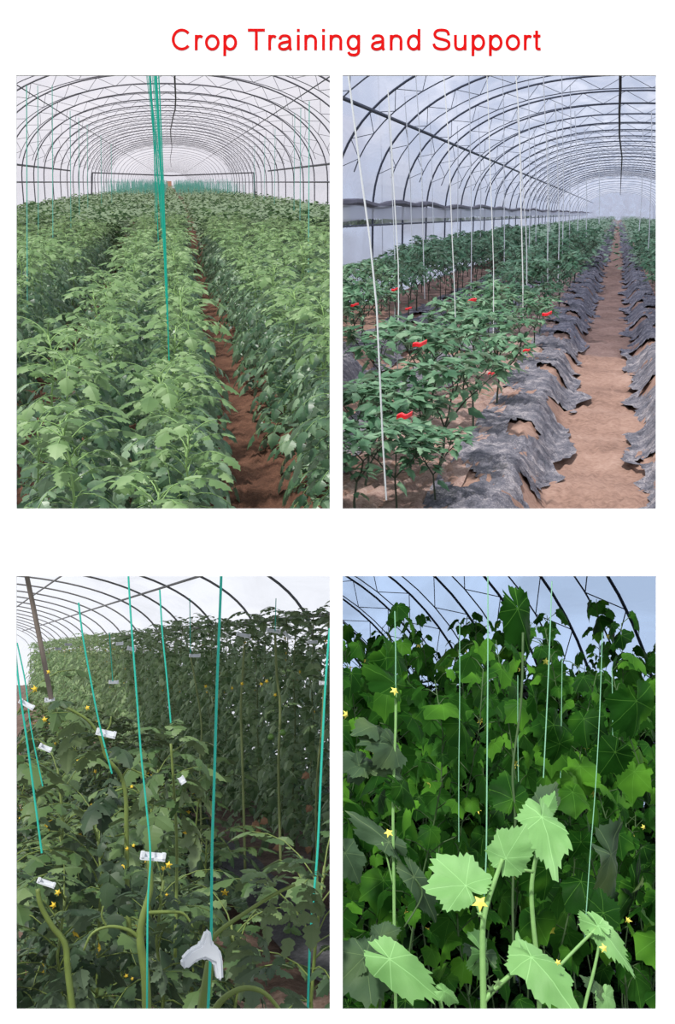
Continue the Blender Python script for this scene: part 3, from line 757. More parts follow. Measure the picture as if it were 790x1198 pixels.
# ================================================================== CUCUMBER / HERO GEOMETRY
def palm_leaf(mb, o, d, n, S, lod=0, droop=.3, cup=.2, wide=1.0, fold=0.0, rnd=random):
    """five-lobed toothed leaf with rings of faces round its stalk point; uv holds leaf coordinates"""
    d = d.normalized(); s = d.cross(n)
    if s.length < 1e-4: s = d.orthogonal()
    s.normalize(); n = s.cross(d).normalized()
    nA = (18, 30, 72)[lod]; nR = (2, 3, 6)[lod]
    peaks = [(0, 1.0), (24, .76), (48, .84), (76, .62), (104, .66), (132, .50), (160, .44), (180, .10)]
    def rad(deg):
        a = abs(deg)
        for (a0, r0), (a1, r1) in zip(peaks, peaks[1:]):
            if a <= a1:
                t = (a-a0)/(a1-a0); return r0+(r1-r0)*t
        return .2
    if mb.uv is None: mb.uv = []
    ph = rnd.uniform(0, 6); amp = rnd.uniform(.04, .11)
    V = [o.copy()]; U = [(0, 0)]; Fc = []
    jit = [rnd.uniform(.93, 1.07) for _ in range(nA+1)]
    for i in range(nA+1):
        deg = -180+360*i/nA; r0 = rad(deg)*jit[i]*(1+(.05 if (i % 2) else -.035)*(1 if lod else 0))
        for k in range(1, nR+1):
            t = k/nR; r = r0*t; x = math.sin(math.radians(deg))*r*wide; y = math.cos(math.radians(deg))*r
            h = -droop*(abs(y)**1.8)*(1 if y > 0 else .6)-cup*x*x+amp*math.sin(deg/18+ph)*t*t+(-fold*abs(x))+(.022*math.sin(11*x+ph)*math.cos(13*y+ph)*min(1, 2*t) if lod else 0)
            V.append(o+(d*y+s*x+n*h)*S); U.append((x, y))
    for i in range(nA):
        a = 1+i*nR; b = a+nR
        Fc.append((0, b, a))
        for k in range(nR-1): Fc.append((a+k, b+k, b+k+1, a+k+1))
    mb.add(V, Fc); mb.uv += U
def smooth_path(p, sub=4):
    q = [p[0]]+list(p)+[p[-1]]; o = []
    for i in range(1, len(q)-2):
        for k in range(sub):
            t = k/sub; o.append(.5*((2*q[i])+(-q[i-1]+q[i+1])*t+(2*q[i-1]-5*q[i]+4*q[i+1]-q[i+2])*t*t+(-q[i-1]+3*q[i]-3*q[i+1]+q[i+2])*t**3))
    return o+[p[-1]]
class Hero:
    """a plant of the foreground: an Empty at its base and one mesh per stem, leaf, flower ..."""
    def __init__(s, fr, name, base, label, cat, group=None):
        s.fr = fr; s.b = Vector(base); s.root = link(name, None, fr.M @ Matrix.Translation(s.b)); s.root.empty_display_size = .1
        tag(s.root, label, cat, group)
    def part(s, name, mb, mat, smooth=True, label=None):
        me = mb.mesh(name, mat, smooth); me.transform(Matrix.Translation(-s.b))
        me = clip_mesh(me, s.fr.M @ Matrix.Translation(s.b), s.fr.planes)
        if me is None: return
        o = link(name, me, None, s.root)
        if label: o['label'] = label
        return o
    def stem(s, pts, Y, wpx, mat, name='stem', n=8):
        P = [s.fr.px(p[0], p[1], p[2] if len(p) > 2 else Y) for p in pts]; P = smooth_path(P)
        k = len(P); w = wpx if isinstance(wpx, (list, tuple)) else (wpx, wpx)
        mb = MB(); tube(mb, P, [(w[0]+(w[1]-w[0])*i/(k-1))/2/F*Y for i in range(k)], n); return s.part(name, mb, mat)
    def palm(s, a, t, Y, mat, wide=1.0, dy=0.0, up=.4, droop=.3, cup=.25, fold=0.0, label=None, tw=0.0):
        A = s.fr.px(a[0], a[1], Y); T = s.fr.px(t[0], t[1], Y+dy); d = T-A
        nn = Vector((tw, -1, up)); mb = MB(); palm_leaf(mb, A, d, nn, d.length, 2, droop, cup, wide, fold)
        return s.part('leaf', mb, mat, True, label)
    def flower(s, p, Y, rpx, mat=None):
        mb = MB(); c = s.fr.px(p[0], p[1], Y); star_flower(mb, c, rpx*(1 if s.fr is FD else .8)/F*Y, 5, Vector((random.uniform(-.7, .7), -1, random.uniform(-.3, .6)))); 
        return s.part('flower', mb, mat or (M_yellow2 if s.fr is FD else M_yellow), False)
    def tomleaf(s, a, t, Y, mat, size=1.0, elev=.3, dy=0.0, lod=2, name='leaf'):
        A = s.fr.px(a[0], a[1], Y); T = s.fr.px(t[0], t[1], Y+dy); d = T-A; fo = MB(); st = MB(); L = d.length
        az = math.atan2(d.y, d.x); e = math.atan2(d.z, math.hypot(d.x, d.y))+.35
        compound_leaf(fo, st, A, az, e, L*.8, lod, size, 3, .8, random, .0022)
        o = s.part(name, fo, mat, False)
        return o

# ================================================================== C: LOWER LEFT, STAKED TOMATOES WITH CLIPS
UC = 'in the lower left opening'; HCg = 1.6
def tagw(s_): return s_
tunnel(FC, UC, 4.6, 1.75, HCg, 8.6, 70, 2.8, M_steelC, M_filmC, 8.5, r=.020, far=60, truss=False, kind_='hoop')
ground(FC, (-.6, 4.6), (2.2, 60), HCg, M_soilC, 'dark trodden soil under the staked tomatoes', 60, 90, .04)
mb = MB()
for j in range(60):
    y = 3+j*.35
    for i in range(8): mb.v.append((1.75+.5*i/7+.02*math.sin(y*3+i), y, -HCg+.05+.02*math.sin(i*1.3+y*2)+random.uniform(0, .012)))
mb.f = [(j*8+i, j*8+i+1, j*8+i+9, j*8+i+8) for j in range(59) for i in range(7)]
single(FC, 'mulch_film', mb, M_mulchC, 'grey plastic mulch sheet on the ground between tomato rows', 'plastic mulch', smooth=True)
for sl_, y0_, y1_, r_, lb in ((.33, 5, 60, .02, 'long dark roof wire rising to the right over the staked tomatoes'), (.75, 5, 60, .02, 'steep short roof wire in the top left corner over the staked tomatoes'), (.11, 5, 40, .025, 'dark horizontal rail at the right under the cloudy film')):
    c, W_, H_ = None, 4.5, 1.68
    lo, hi = 0, PI/2
    for _ in range(40):
        m_ = (lo+hi)/2; p_ = arch_pt(m_, W_, H_)
        if p_[1]/max(p_[0], 1e-6) < sl_: lo = m_
        else: hi = m_
    p_ = arch_pt(lo, W_, H_); bar(FC, 'roof_wire', [(p_[0], y0_, p_[1]), (p_[0], y1_, p_[1])], r_, M_steelC, lb, 'wire')
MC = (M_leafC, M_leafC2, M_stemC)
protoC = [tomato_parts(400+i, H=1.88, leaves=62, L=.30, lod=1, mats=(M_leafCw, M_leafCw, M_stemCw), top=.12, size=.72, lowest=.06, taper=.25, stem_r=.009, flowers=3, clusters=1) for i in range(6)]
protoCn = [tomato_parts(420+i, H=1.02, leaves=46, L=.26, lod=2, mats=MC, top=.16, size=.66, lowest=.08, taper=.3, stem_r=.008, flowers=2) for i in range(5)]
def rowC(X, rn, y0, y1, step, protos, s0, s1, H0=0):
    y = y0; k = 0
    while y < y1:
        s = random.uniform(s0, s1)
        Lm = Matrix.Translation((X+random.uniform(-.06, .06), y, -HCg+.02)) @ Matrix.Rotation(random.uniform(0, 6.3), 4, 'Z') @ Matrix.Diagonal((1, 1, s, 1))
        lab = f'staked tomato plant, {"nearest" if k == 0 else ORD[k]+" from the front"} in the {rn}' if k < 12 else f'distant staked tomato plant, left end of the {rn}'
        if place(FC, 'staked_tomato_plant', random.choice(protos), Lm, lab, 'tomato plant', 'staked tomatoes of the '+rn, margin=10): k += 1
        y += step*(1+.02*y)
rowC(2.75, 'tall leafy wall row', 6.0, 40, .42, protoC, .95, 1.03)
rowC(3.35, 'row behind the tall leafy wall row', 7, 40, .6, protoC, .98, 1.08)
rowC(3.95, 'last row along the side wall', 10, 40, .9, protoC, 1.0, 1.1)
rowC(.98, 'low front row', 4.3, 14, .42, protoCn, .85, 1.05)
rowC(.55, 'low row nearest the board', 2.75, 9, .5, protoCn, .62, .78)
rowC(1.45, 'low row before the bare strip', 6.9, 16, .55, protoCn, .7, .95)
for k, (x, Y, top, lab) in enumerate([(30, 2.5, 1015, 'leftmost of the low foreground plants'), (95, 2.6, 1040, 'second from the left of the low foreground plants'), (140, 2.9, 960, 'dense one before the bent pale stem'), (205, 2.6, 1030, 'between the forked stem and the large clip'),
        (290, 2.5, 1085, 'under the slanting branch at the lower right'), (352, 2.3, 1030, 'at the lower right corner by the right string'), (70, 3.3, 900, 'behind the slanting stem at the left'), (165, 3.5, 905, 'left of the pale leafy tip'), (10, 3.0, 860, 'at the left edge under the yellow flowers')]):
    p = FC.px(x, 765, Y); sc_ = (HCg-(top-765)*Y/F)/1.02
    place(FC, 'staked_tomato_plant', protoCn[k % 5], Matrix.Translation((p.x, Y, -HCg+.02)) @ Matrix.Rotation(k*2.1, 4, 'Z') @ Matrix.Diagonal((.95, .95, sc_, 1)), 'bushy dark tomato plant, '+lab, 'tomato plant', 'low bushy tomatoes in the foreground', margin=40)
# foreground plants by their stems
h1 = Hero(FC, 'tomato_plant', FC.px(176, 1240, 1.9), 'tomato plant with thick forked stem at the bottom, small white label clip above', 'tomato plant')
h1.stem([(174, 1240), (172, 1190), (170, 1140), (164, 1098), (168, 1070), (176, 1040), (175, 1004)], 1.9, (12, 6), M_stemC)
h1.stem([(164, 1098), (150, 1088), (128, 1084), (108, 1092), (98, 1112)], 1.9, (5, 2.5), M_stemC, 'branch'); h1.stem([(172, 1068), (195, 1067), (215, 1069), (226, 1085)], 1.9, (5, 2), M_stemC, 'branch')
h1.stem([(125, 1084), (119, 1072), (121, 1060)], 1.9, (2, 2), M_stemC, 'branch')
for a, t in (((128, 1084), (92, 1055)), ((108, 1092), (86, 1140)), ((118, 1088), (112, 1140)), ((215, 1069), (238, 1030)), ((200, 1067), (225, 1110)), ((176, 1030), (210, 1000)), ((166, 1110), (200, 1150)), ((170, 1060), (140, 1030)), ((176, 1045), (214, 1045)), ((110, 1090), (80, 1120))):
    h1.tomleaf(a, t, 1.95, M_leafC2 if random.random() < .35 else M_leafC, .85, dy=random.uniform(-.1, .15))
for f in ((149, 993, 4), (156, 989, 3), (197, 1012, 6), (191, 1016, 4), (195, 1047, 3), (148, 1142, 4), (155, 1145, 3)): h1.flower(f[:2], 1.88, f[2])
h2 = Hero(FC, 'tomato_plant', FC.px(150, 1100, 2.5), 'tomato plant whose bent pale stem leans left from the middle clip', 'tomato plant')
h2.stem([(152, 1100), (149, 1040), (148, 975), (147, 930), (140, 905), (124, 885), (117, 862), (102, 842), (78, 828)], 2.5, (6, 3), M_stemC)
for q in ([(141, 915), (150, 900), (165, 905), (178, 910)], [(148, 975), (125, 978), (110, 960)], [(118, 862), (128, 850), (130, 838)], [(145, 922), (120, 932), (100, 950)]): h2.stem(q, 2.5, (2.5, 1.5), M_stemC, 'branch')
for a, t in (((140, 905), (100, 900)), ((124, 885), (90, 880)), ((102, 842), (70, 860)), ((90, 835), (60, 810)), ((147, 930), (180, 950)), ((148, 960), (110, 990)), ((118, 865), (80, 850)), ((148, 980), (180, 990))):
    h2.tomleaf(a, t, 2.5, M_leafC2 if random.random() < .5 else M_leafC, .7, dy=random.uniform(-.1, .2))
for f in ((102, 828, 4), (154, 920, 3), (178, 908, 3), (52, 842, 5), (57, 786, 4), (41, 806, 6)): h2.flower(f[:2], 2.45, f[2])
h3 = Hero(FC, 'tomato_plant', FC.px(236, 1230, 1.35), 'tomato stem held by the large white three-armed clip', 'tomato plant')
h3.stem([(230, 1230), (237, 1180), (246, 1125)], 1.35, (15, 11), M_stemC)
h3.stem([(246, 1190), (262, 1168), (286, 1156), (310, 1162), (330, 1185)], 1.4, (9, 4), M_stemC, 'branch')
h3.stem([(246, 1100), (262, 1085), (290, 1066), (318, 1048), (345, 1035)], 1.5, (6, 4), M_stemC, 'branch')
for a, t, Y, m_ in (((318, 1048), (350, 980), 1.5, 2), ((345, 1035), (384, 1010), 1.5, 2), ((345, 1035), (375, 1085), 1.5, 2), ((330, 1042), (345, 1110), 1.5, 2), ((290, 1066), (272, 1040), 1.5, 1), ((300, 1060), (300, 1015), 1.5, 1),
                    ((286, 1156), (335, 1120), 1.45, 1), ((300, 1160), (318, 1190), 1.45, 1), ((275, 1090), (325, 1105), 1.5, 1), ((290, 1100), (300, 1150), 1.5, 1), ((262, 1085), (215, 1060), 1.6, 1), ((310, 1160), (365, 1165), 1.5, 1), ((318, 1048), (292, 1000), 1.5, 2), ((300, 1060), (335, 1010), 1.5, 2), ((345, 1035), (386, 1050), 1.5, 2), ((262, 1085), (290, 1130), 1.5, 2), ((345, 1035), (340, 975), 1.52, 2), ((330, 1042), (300, 1090), 1.5, 2)):
    h3.tomleaf(a, t, Y, M_leafC2 if m_ == 2 else M_leafC, .8, dy=random.uniform(-.05, .1))
h4 = Hero(FC, 'tomato_plant', FC.px(85, 1240, 2.3), 'tomato plant with slanting stem and paired yellow flowers at lower left', 'tomato plant')
h4.stem([(92, 1240), (80, 1140), (76, 1104), (62, 1085), (48, 1060), (44, 1040)], 2.3, (8, 5), M_stemC)
for a, t in (((76, 1104), (40, 1130)), ((62, 1085), (90, 1050)), ((48, 1060), (25, 1040)), ((44, 1040), (75, 1010)), ((46, 1050), (20, 1000)), ((80, 1130), (120, 1160)), ((80, 1140), (50, 1170)), ((85, 1160), (30, 1165))):
    h4.tomleaf(a, t, 2.3, M_leafC, .85, dy=random.uniform(-.1, .15))
for f in ((68, 1044, 5), (63, 1059, 6)): h4.flower(f[:2], 2.25, f[2])
h5 = Hero(FC, 'tomato_plant', FC.px(200, 1120, 2.1), 'pale leafy tomato tip standing before the leafy wall in the middle', 'tomato plant')
h5.stem([(205, 1120), (207, 1000), (204, 930), (200, 870)], 2.1, (4, 3), M_stemC)
for a, t in (((200, 872), (172, 838)), ((200, 872), (236, 850)), ((201, 880), (160, 872)), ((202, 885), (250, 885)), ((203, 900), (160, 920)), ((204, 915), (256, 925)), ((204, 930), (170, 972)), ((205, 950), (250, 985)), ((200, 872), (206, 830)), ((202, 890), (222, 950)), ((202, 890), (186, 945)), ((205, 960), (180, 1000))):
    h5.tomleaf(a, t, 2.05, M_leafC2, 1.15, dy=random.uniform(-.12, .05))
for a, t in (((147, 940), (100, 935)), ((148, 960), (190, 975)), ((149, 1000), (115, 1030)), ((149, 1010), (180, 1040)), ((149, 1030), (130, 1075)), ((140, 905), (110, 945)), ((124, 885), (150, 860))):
    h2.tomleaf(a, t, 2.4, M_leafC, 1.0, dy=-.1)
# pale stems of the wall row
for i, (pts, w_) in enumerate([([(286, 755), (284, 790), (282, 830), (284, 900)], 4), ([(322, 742), (324, 790), (328, 830), (326, 900)], 4.5), ([(223, 768), (229, 800), (236, 850), (234, 900)], 3), ([(379, 803), (377, 850), (372, 900), (370, 960)], 4)]):
    nm = ['just right of the thick string', 'bearing two green tomatoes', 'just left of the thick string', 'at the right edge'][i]
    h = Hero(FC, 'tomato_plant', FC.px(pts[-1][0], pts[-1][1]+120, 5.4), 'tall wall tomato plant with pale bare stem '+nm, 'tomato plant'); h.stem([(pts[-1][0]+3, pts[-1][1]+120)]+pts[::-1], 5.4, (w_*.8, w_*.7), M_stemCw)
    for q in range(1, 4):
        for sg in (-1, 1): h.tomleaf(pts[q][:2], (pts[q][0]+sg*random.uniform(18, 30), pts[q][1]+random.uniform(-15, 15)), 5.35, M_leafCw, .8, lod=1)
    h.tomleaf(pts[0], (pts[0][0]-14, pts[0][1]-22), 5.45, M_leafC2, 1, lod=1); h.tomleaf(pts[0], (pts[0][0]+16, pts[0][1]-18), 5.45, M_leafC2, 1, lod=1)
    if i == 1:
        for f in ((317, 862), (331, 857)):
            mb = MB(); uvs(mb, FC.px(f[0], f[1], 5.2), 4/F*5.2, 10, 8); h.part('fruit', mb, M_fruit)
    for f in {0: ((272, 805), (283, 800)), 1: ((312, 797), (322, 813), (306, 800)), 2: ((241, 803), ), 3: ()}[i]: h.flower(f, 5.25, 3.5)
# clips
CL = [(179, 1002, 28, 9, -8, 1.86, 'white label clip on the thick forked stem'), (124, 858, 22, 8, -14, 2.44, 'white clip on the bent stem left of centre'), (31, 824, 18, 6, -30, 2.6, 'white clip beside the yellow flower at the left edge'),
      (58, 819, 11, 5, 0, 3.0, 'small white clip right of the left edge clip'), (53, 875, 14, 6, -24, 2.7, 'white clip among leaves under the left flowers'), (54, 1033, 20, 6, -22, 2.2, 'greyish clip over the slanting stem at lower left'),
      (133, 798, 11, 4, 0, 5.0, 'small white clip alone in the middle of the leafy wall'), (154, 759, 10, 5, -10, 5.0, 'white clip behind the second green string near the top'), (140, 753, 8, 4, 5, 5.2, 'tiny white clip left of the second green string near the top'),
      (228, 767, 13, 4, 0, 5.3, 'flat white clip left of the thickest green string'), (285, 743, 17, 5, -12, 5.3, 'white clip on the first pale stem right of the thick string'), (320, 738, 17, 5, -8, 5.3, 'white clip on top of the stem with green tomatoes'),
      (336, 743, 11, 4, -45, 5.3, 'slanted white clip next to the right stem clip'), (366, 751, 12, 4, 0, 5.3, 'dull white clip high up near the right edge'), (378, 799, 9, 5, 0, 5.3, 'white clip at the right edge on a bare stem'),
      (213, 913, 7, 8, 30, 2.0, 'small white clip on the pale leafy tip'), (80, 754, 8, 3, 0, 6.5, 'tiny pale clip above the leafy wall left of centre'), (68, 759, 7, 3, 0, 6.5, 'tiny pale clip far left at the top of the leafy wall')]
for x, y, wd, hh, ang, Y, lab in CL:
    c = FC.px(x, y, Y); k = Y/F; R_ = Matrix.Rotation(math.radians(-ang), 4, 'Y'); mb = MB(); T = Matrix.Translation(c) @ R_
    box(mb, (0, 0, -hh*k*.3), (wd*k, hh*k*.8, hh*k*.35), T); box(mb, (0, hh*k*.32, hh*k*.05), (wd*k, hh*k*.2, hh*k*.8), T); box(mb, (-wd*k*.42, 0, hh*k*.1), (wd*k*.12, hh*k*.8, hh*k*.9), T); box(mb, (wd*k*.44, 0, hh*k*.1), (wd*k*.12, hh*k*.8, hh*k*.9), T)
    single(FC, 'plant_clip', mb, M_whiteclip, lab, 'clip', 'small white clips', base=c)
def prism(fr, pts, Y, th, mat, name, label, cat, bend=0.0):
    P0 = [fr.px(x, y, Y) for x, y in pts]; P1 = [p+Vector((0, th, 0)) for p in P0]; n = len(P0); c0 = sum(P0, Vector())/n
    bm = bmesh.new(); a = [bm.verts.new(p) for p in P0]; b = [bm.verts.new(p) for p in P1]
    f = bm.faces.new(a); bm.faces.new(b[::-1])
    for i in range(n): bm.faces.new((a[i], b[i], b[(i+1) % n], a[(i+1) % n]))
    bmesh.ops.recalc_face_normals(bm, faces=bm.faces[:]); bmesh.ops.bevel(bm, geom=bm.edges[:], offset=th*.18, segments=2, affect='EDGES')
    me = bpy.data.meshes.new(name); bm.to_mesh(me); bm.free(); me.materials.append(mat)
    return single(fr, name, me, mat, label, cat, base=c0)
prism(FC, [(242, 1090), (247, 1089), (249, 1104), (258, 1111), (261, 1122), (262, 1147), (255, 1148), (251, 1127), (240, 1122), (231, 1125), (219, 1135), (214, 1134), (213, 1124), (224, 1112), (236, 1106)], 1.28, .014, M_whiteclip, 'plant_clip', 'large translucent white three-armed clip on the nearest stem', 'clip')
# strings and pole
def stringC(pts, w_, label, Y, mat=M_teal_str, fr=FC, group='green strings of the staked tomatoes'):
    P = smooth_path([fr.px(p[0], p[1], Y) for p in pts], 5); mb = MB(); tube(mb, P, w_/2/F*Y, 6)
    return single(fr, 'support_string', mb, mat, label, 'string', group, base=P[0])
stringC([(260, 640), (258, 700), (254, 800), (251, 905), (248, 1000), (247, 1100), (243, 1190)], 3.2, 'thickest green string running down to the large white clip', 1.33)
stringC([(149, 650), (153, 720), (159, 800), (165, 880), (171, 940), (176, 1000), (173, 1060), (172, 1180)], 2.2, 'green string down to the white label clip on the forked stem', 1.85)
stringC([(187, 690), (190, 740), (195, 790), (200, 846)], 1.9, 'green string ending at the pale leafy tip', 2.1)
stringC([(92, 705), (97, 745), (107, 800), (117, 850), (131, 905)], 2.0, 'green string down to the clip on the bent stem', 2.42)
stringC([(16, 740), (22, 800), (32, 870), (40, 930), (49, 998)], 2.3, 'green string at the left edge, reaching lowest', 2.2)
stringC([(20, 752), (30, 800), (36, 850), (50, 920)], 1.6, 'thin green string just inside the left edge string', 2.8)
stringC([(386, 735), (381, 800), (376, 900), (372, 990), (368, 1040), (363, 1100), (360, 1190)], 2.8, 'green string along the right edge', 1.7)
stringC([(222, 700), (223, 765)], 1.0, 'faint thin string above the flat white clip', 5.3)
stringC([(323, 700), (322, 740)], 1.0, 'faint thin string above the right stem clip', 5.3)
stringC([(128, 740), (132, 797)], 1.0, 'faint thin string above the lone clip of the leafy wall', 5.0)
mb = MB(); tube(mb, [FC.px(24, 640, 2.9), FC.px(38, 705, 2.9), FC.px(50, 765, 2.9), FC.px(60, 818, 2.9)], 5.5/2/F*2.9, 8)
single(FC, 'wooden_pole', mb, plain('weathered_pole', (.16, .13, .11), .8, noise=.3), 'brown leaning pole in the top left corner over the leafy wall', 'pole', base=FC.px(60, 818, 2.9))
for i, (x, y) in enumerate([(303, 962), (313, 958), (330, 990), (362, 990), (364, 942), (362, 905), (300, 970), (26, 1130)]):
    c = FC.px(x, y, 6.2 if x > 100 else 3); mb = MB(); leaflet(mb, c, Vector((random.uniform(-1, 1), 0, random.uniform(-1, 0))), Vector((0, -1, .3)), .05, .05, 1, .6)
    single(FC, 'dry_leaf', mb, M_brown, ['small dry brown leaf left of a pair low in the wall', 'small dry brown leaf right of a pair low in the wall', 'dry brown leaf over the bare strip', 'dry brown leaf beside the right string', 'dry brown leaf halfway up the right string', 'dry brown leaf high at the right of the wall', 'dry brown leaf under the small pair', 'pale dry leaf on the ground at the lower left edge'][i], 'dry leaf', base=c)

# ================================================================== D: LOWER RIGHT, CUCUMBER VINES
UD = 'in the lower right opening'; HD = 1.6
tunnel(FD, UD, 4.2, 3.4, HD, 8.4, 40, 1.15, M_steelD, M_filmD, 7.6, r=.014, far=30)
ground(FD, (0, 4.2), (1.8, 40), HD, M_soilD, 'very dark soil under the cucumber vines', 40, 60, .05)
def cucumber_parts(seed, H, leaves, S, lod=1, lo=.25, mats=(None, None)):
    R = random.Random(seed); st = MB(); FL = []; big = MB(); old = MB(); n = 12
    sp = [Vector((.05*math.sin(i*.8+seed), .05*math.cos(i*.7+seed), H*i/n)) for i in range(n+1)]
    tube(st, sp, [.0055-.0038*i/n for i in range(n+1)], 5)
    az = R.uniform(0, 6)
    for i in range(leaves):
        t = lo+(1-lo)*(i+.5)/leaves+R.uniform(-.01, .01); t = min(t, .999)
        x = t*n; k = min(int(x), n-1); o = sp[k].lerp(sp[k+1], x-k); az += 2.4+R.uniform(-.5, .5)
        h = Vector((math.cos(az), math.sin(az), 0)); L = R.uniform(.06, .16)*(1.2-.5*t)
        e = o+h*L*.8+Vector((0, 0, L*R.uniform(.2, .7))); tube(st, [o, o.lerp(e, .5)+Vector((0, 0, .01)), e], .0022, 3, False)
        s = S*R.choice((R.uniform(.35, .7), R.uniform(.75, 1.2)))*(1.2-.45*t)
        d = h*R.uniform(.3, 1)+Vector((0, 0, -R.uniform(.3, 1.3))); nn = h+Vector((R.uniform(-.4, .4), R.uniform(-.4, .4), R.uniform(.3, 1.0)))
        palm_leaf(big if (t > .45 or R.random() < .8) else old, e, d, nn, s, lod if lod < 2 else 1, R.uniform(.1, .6), R.uniform(0, .5), R.uniform(.7, 1.05), R.uniform(0, .5), R)
        if R.random() < .07:
            q_ = MB(); star_flower(q_, o+h*.05, .018, 5, None, R); FL.append(q_)
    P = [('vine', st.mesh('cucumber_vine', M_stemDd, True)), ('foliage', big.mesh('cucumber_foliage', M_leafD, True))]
    if old.v: P.append(('lower_foliage', old.mesh('cucumber_lower_foliage', M_leafD3, True)))
    P += [('flower', q_.mesh('cucumber_flower', M_yellow2)) for q_ in FL]
    return P
protoD = {h_: [cucumber_parts(500+i+int(h_*100), h_, int(17*h_), .112, lo=.47) for i in range(3)] for h_ in (1.8, 2.1, 2.4, 2.7)}
RD = [(3.7, 'front', 52, (830, 730)), (4.6, 'second', 42, (790, 705)), (5.6, 'third', 36, (780, 685)), (6.8, 'back', 28, (790, 705))]
for Y, rn, st_, (t0, t1) in RD:
    x = 392+random.uniform(0, 20); k = 0
    while x < 790:
        tp = random.uniform(t1, t0)
        if 500 < x < 555 or 640 < x < 690: tp += 25
        Hn = HD+(930-tp)/F*Y; key = min(protoD, key=lambda q: abs(q-Hn)); p = FD.px(x, 930, Y+random.uniform(-.3, .3))
        Lm = Matrix.Translation((p.x, p.y, -HD)) @ Matrix.Rotation(random.uniform(0, 6.3), 4, 'Z') @ Matrix.Diagonal((1, 1, Hn/key, 1))
        if place(FD, 'cucumber_plant', random.choice(protoD[key]), Lm, f'dark green cucumber vine, {ORD[min(k, 11)]} from the left in the {rn} row of the thicket' if k < 12 else f'dark green cucumber vine at the right end of the {rn} row', 'cucumber plant', 'cucumber vines of the '+rn+' row', margin=10): k += 1
        x += st_*random.uniform(.85, 1.15)
mb = MB()
for i in range(15000):
    Y = random.uniform(6.9, 8.0); x = random.uniform(385, 785); p = FD.px(x, 930, Y); z = random.uniform(-HD, (930-795)/F*Y-.25*random.random()**2)
    a = random.uniform(0, 6.3); sz = random.uniform(.06, .13); c = Vector((p.x, Y, z)); d = Vector((math.cos(a), math.sin(a), random.uniform(-1, .2)))*sz; e = Vector((-math.sin(a), math.cos(a), random.uniform(-.5, .5)))*sz*.5
    mb.add([c, c+d*.4+e, c+d*1.05, c+d*.4-e], [(0, 1, 2, 3)])
single(FD, 'cucumber_thicket', mb, M_leafD_shade, 'dense dark cucumber foliage filling the back of the thicket', 'plants', None, 'stuff')
d1 = Hero(FD, 'cucumber_plant', FD.px(566, 1260, 2.2), 'bright cucumber vine with pale stem, yellow flower and large pale leaf', 'cucumber plant')
d1.stem([(566, 1260), (566, 1180), (565, 1130), (565, 1085), (570, 1058), (580, 1028), (588, 1005)], 2.2, (8.5, 5), M_stemD)
d1.stem([(566, 1172), (578, 1158), (596, 1142), (612, 1127)], 2.2, (7, 5), M_stemD, 'branch'); d1.stem([(565, 1075), (556, 1055), (548, 1040)], 2.2, (4, 3), M_stemD, 'leaf_stalk')
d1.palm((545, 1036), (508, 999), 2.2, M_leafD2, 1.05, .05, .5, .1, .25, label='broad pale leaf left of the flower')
d1.palm((592, 1004), (614, 966), 2.2, M_leafD2, .85, -.03, .7, .2, .3, label='pale toothed leaf right of the string')
d1.palm((622, 1120), (676, 1170), 2.15, M_leafD2, .52, -.1, .5, .35, .4, .3, label='long pale drooping leaf at the bottom')
d1.palm((612, 1126), (606, 1088), 2.2, M_leafD2, .4, .05, .3, .1, .3, .5)
d1.palm((565, 1115), (545, 1090), 2.25, M_leafD3, .35, .1, .3, .3, .3, .3); d1.palm((565, 1115), (590, 1142), 2.25, M_leafD2, .4, .1, .3, .3, .3, .3)
d1.flower((562, 1056), 2.15, 10); d1.flower((562, 1070), 2.15, 5, M_stemD); d1.flower((575, 1158), 2.15, 7, M_leafA2); d1.flower((583, 1150), 2.12, 6, M_leafA2)
d2 = Hero(FD, 'cucumber_plant', FD.px(630, 1230, 2.5), 'bright cucumber vine behind, bearing two upright pale leaves at its tip', 'cucumber plant')
d2.stem([(632, 1230), (630, 1140), (624, 1080), (622, 1040), (626, 1010), (632, 985)], 2.5, (6, 5), M_stemD)
d2.palm((634, 956), (656, 1011), 2.45, M_leafD2, .55, -.1, .4, .25, .3, .15, label='tall pale leaf hanging at the vine tip')
d2.palm((636, 984), (632, 940), 2.5, M_leafD2, .5, .05, .4, .2, .3, .2)
d2.palm((634, 945), (656, 912), 2.55, M_leafD3, .6, .0, .4, .5, .4, .5); d2.palm((640, 948), (652, 925), 2.5, M_leafD2, .6, .0, .4, .5, .4, .5)
d2.stem([(624, 1020), (612, 1018), (602, 1022), (600, 1018)], 2.45, (4, 2), M_stemD, 'tendril')
d3 = Hero(FD, 'cucumber_plant', FD.px(684, 1240, 2.3), 'cucumber vine at lower right with a drooping folded leaf and small flower', 'cucumber plant')
d3.stem([(676, 1240), (684, 1180), (694, 1140), (700, 1112), (702, 1095)], 2.3, (5, 3), M_stemD); d3.stem([(655, 1130), (676, 1108), (698, 1086)], 2.3, (4, 4), M_stemD, 'branch')
d3.palm((700, 1083), (676, 1062), 2.3, M_leafD2, .5, .05, .5, .3, .3, .2); d3.palm((700, 1084), (750, 1136), 2.3, M_leafD2, .32, -.05, .4, .3, .3, .3); d3.palm((706, 1068), (706, 1032), 2.4, M_leafD, .75, .05, .3, .2)
d3.palm((742, 1040), (752, 1080), 2.6, M_leafD, .9, .1, .4, .4); d3.palm((735, 1050), (720, 1075), 2.6, M_leafD3, .8, .1, .4, .4); d3.palm((715, 1000), (740, 1045), 2.8, M_leafD3, .8, .1, .4, .4)
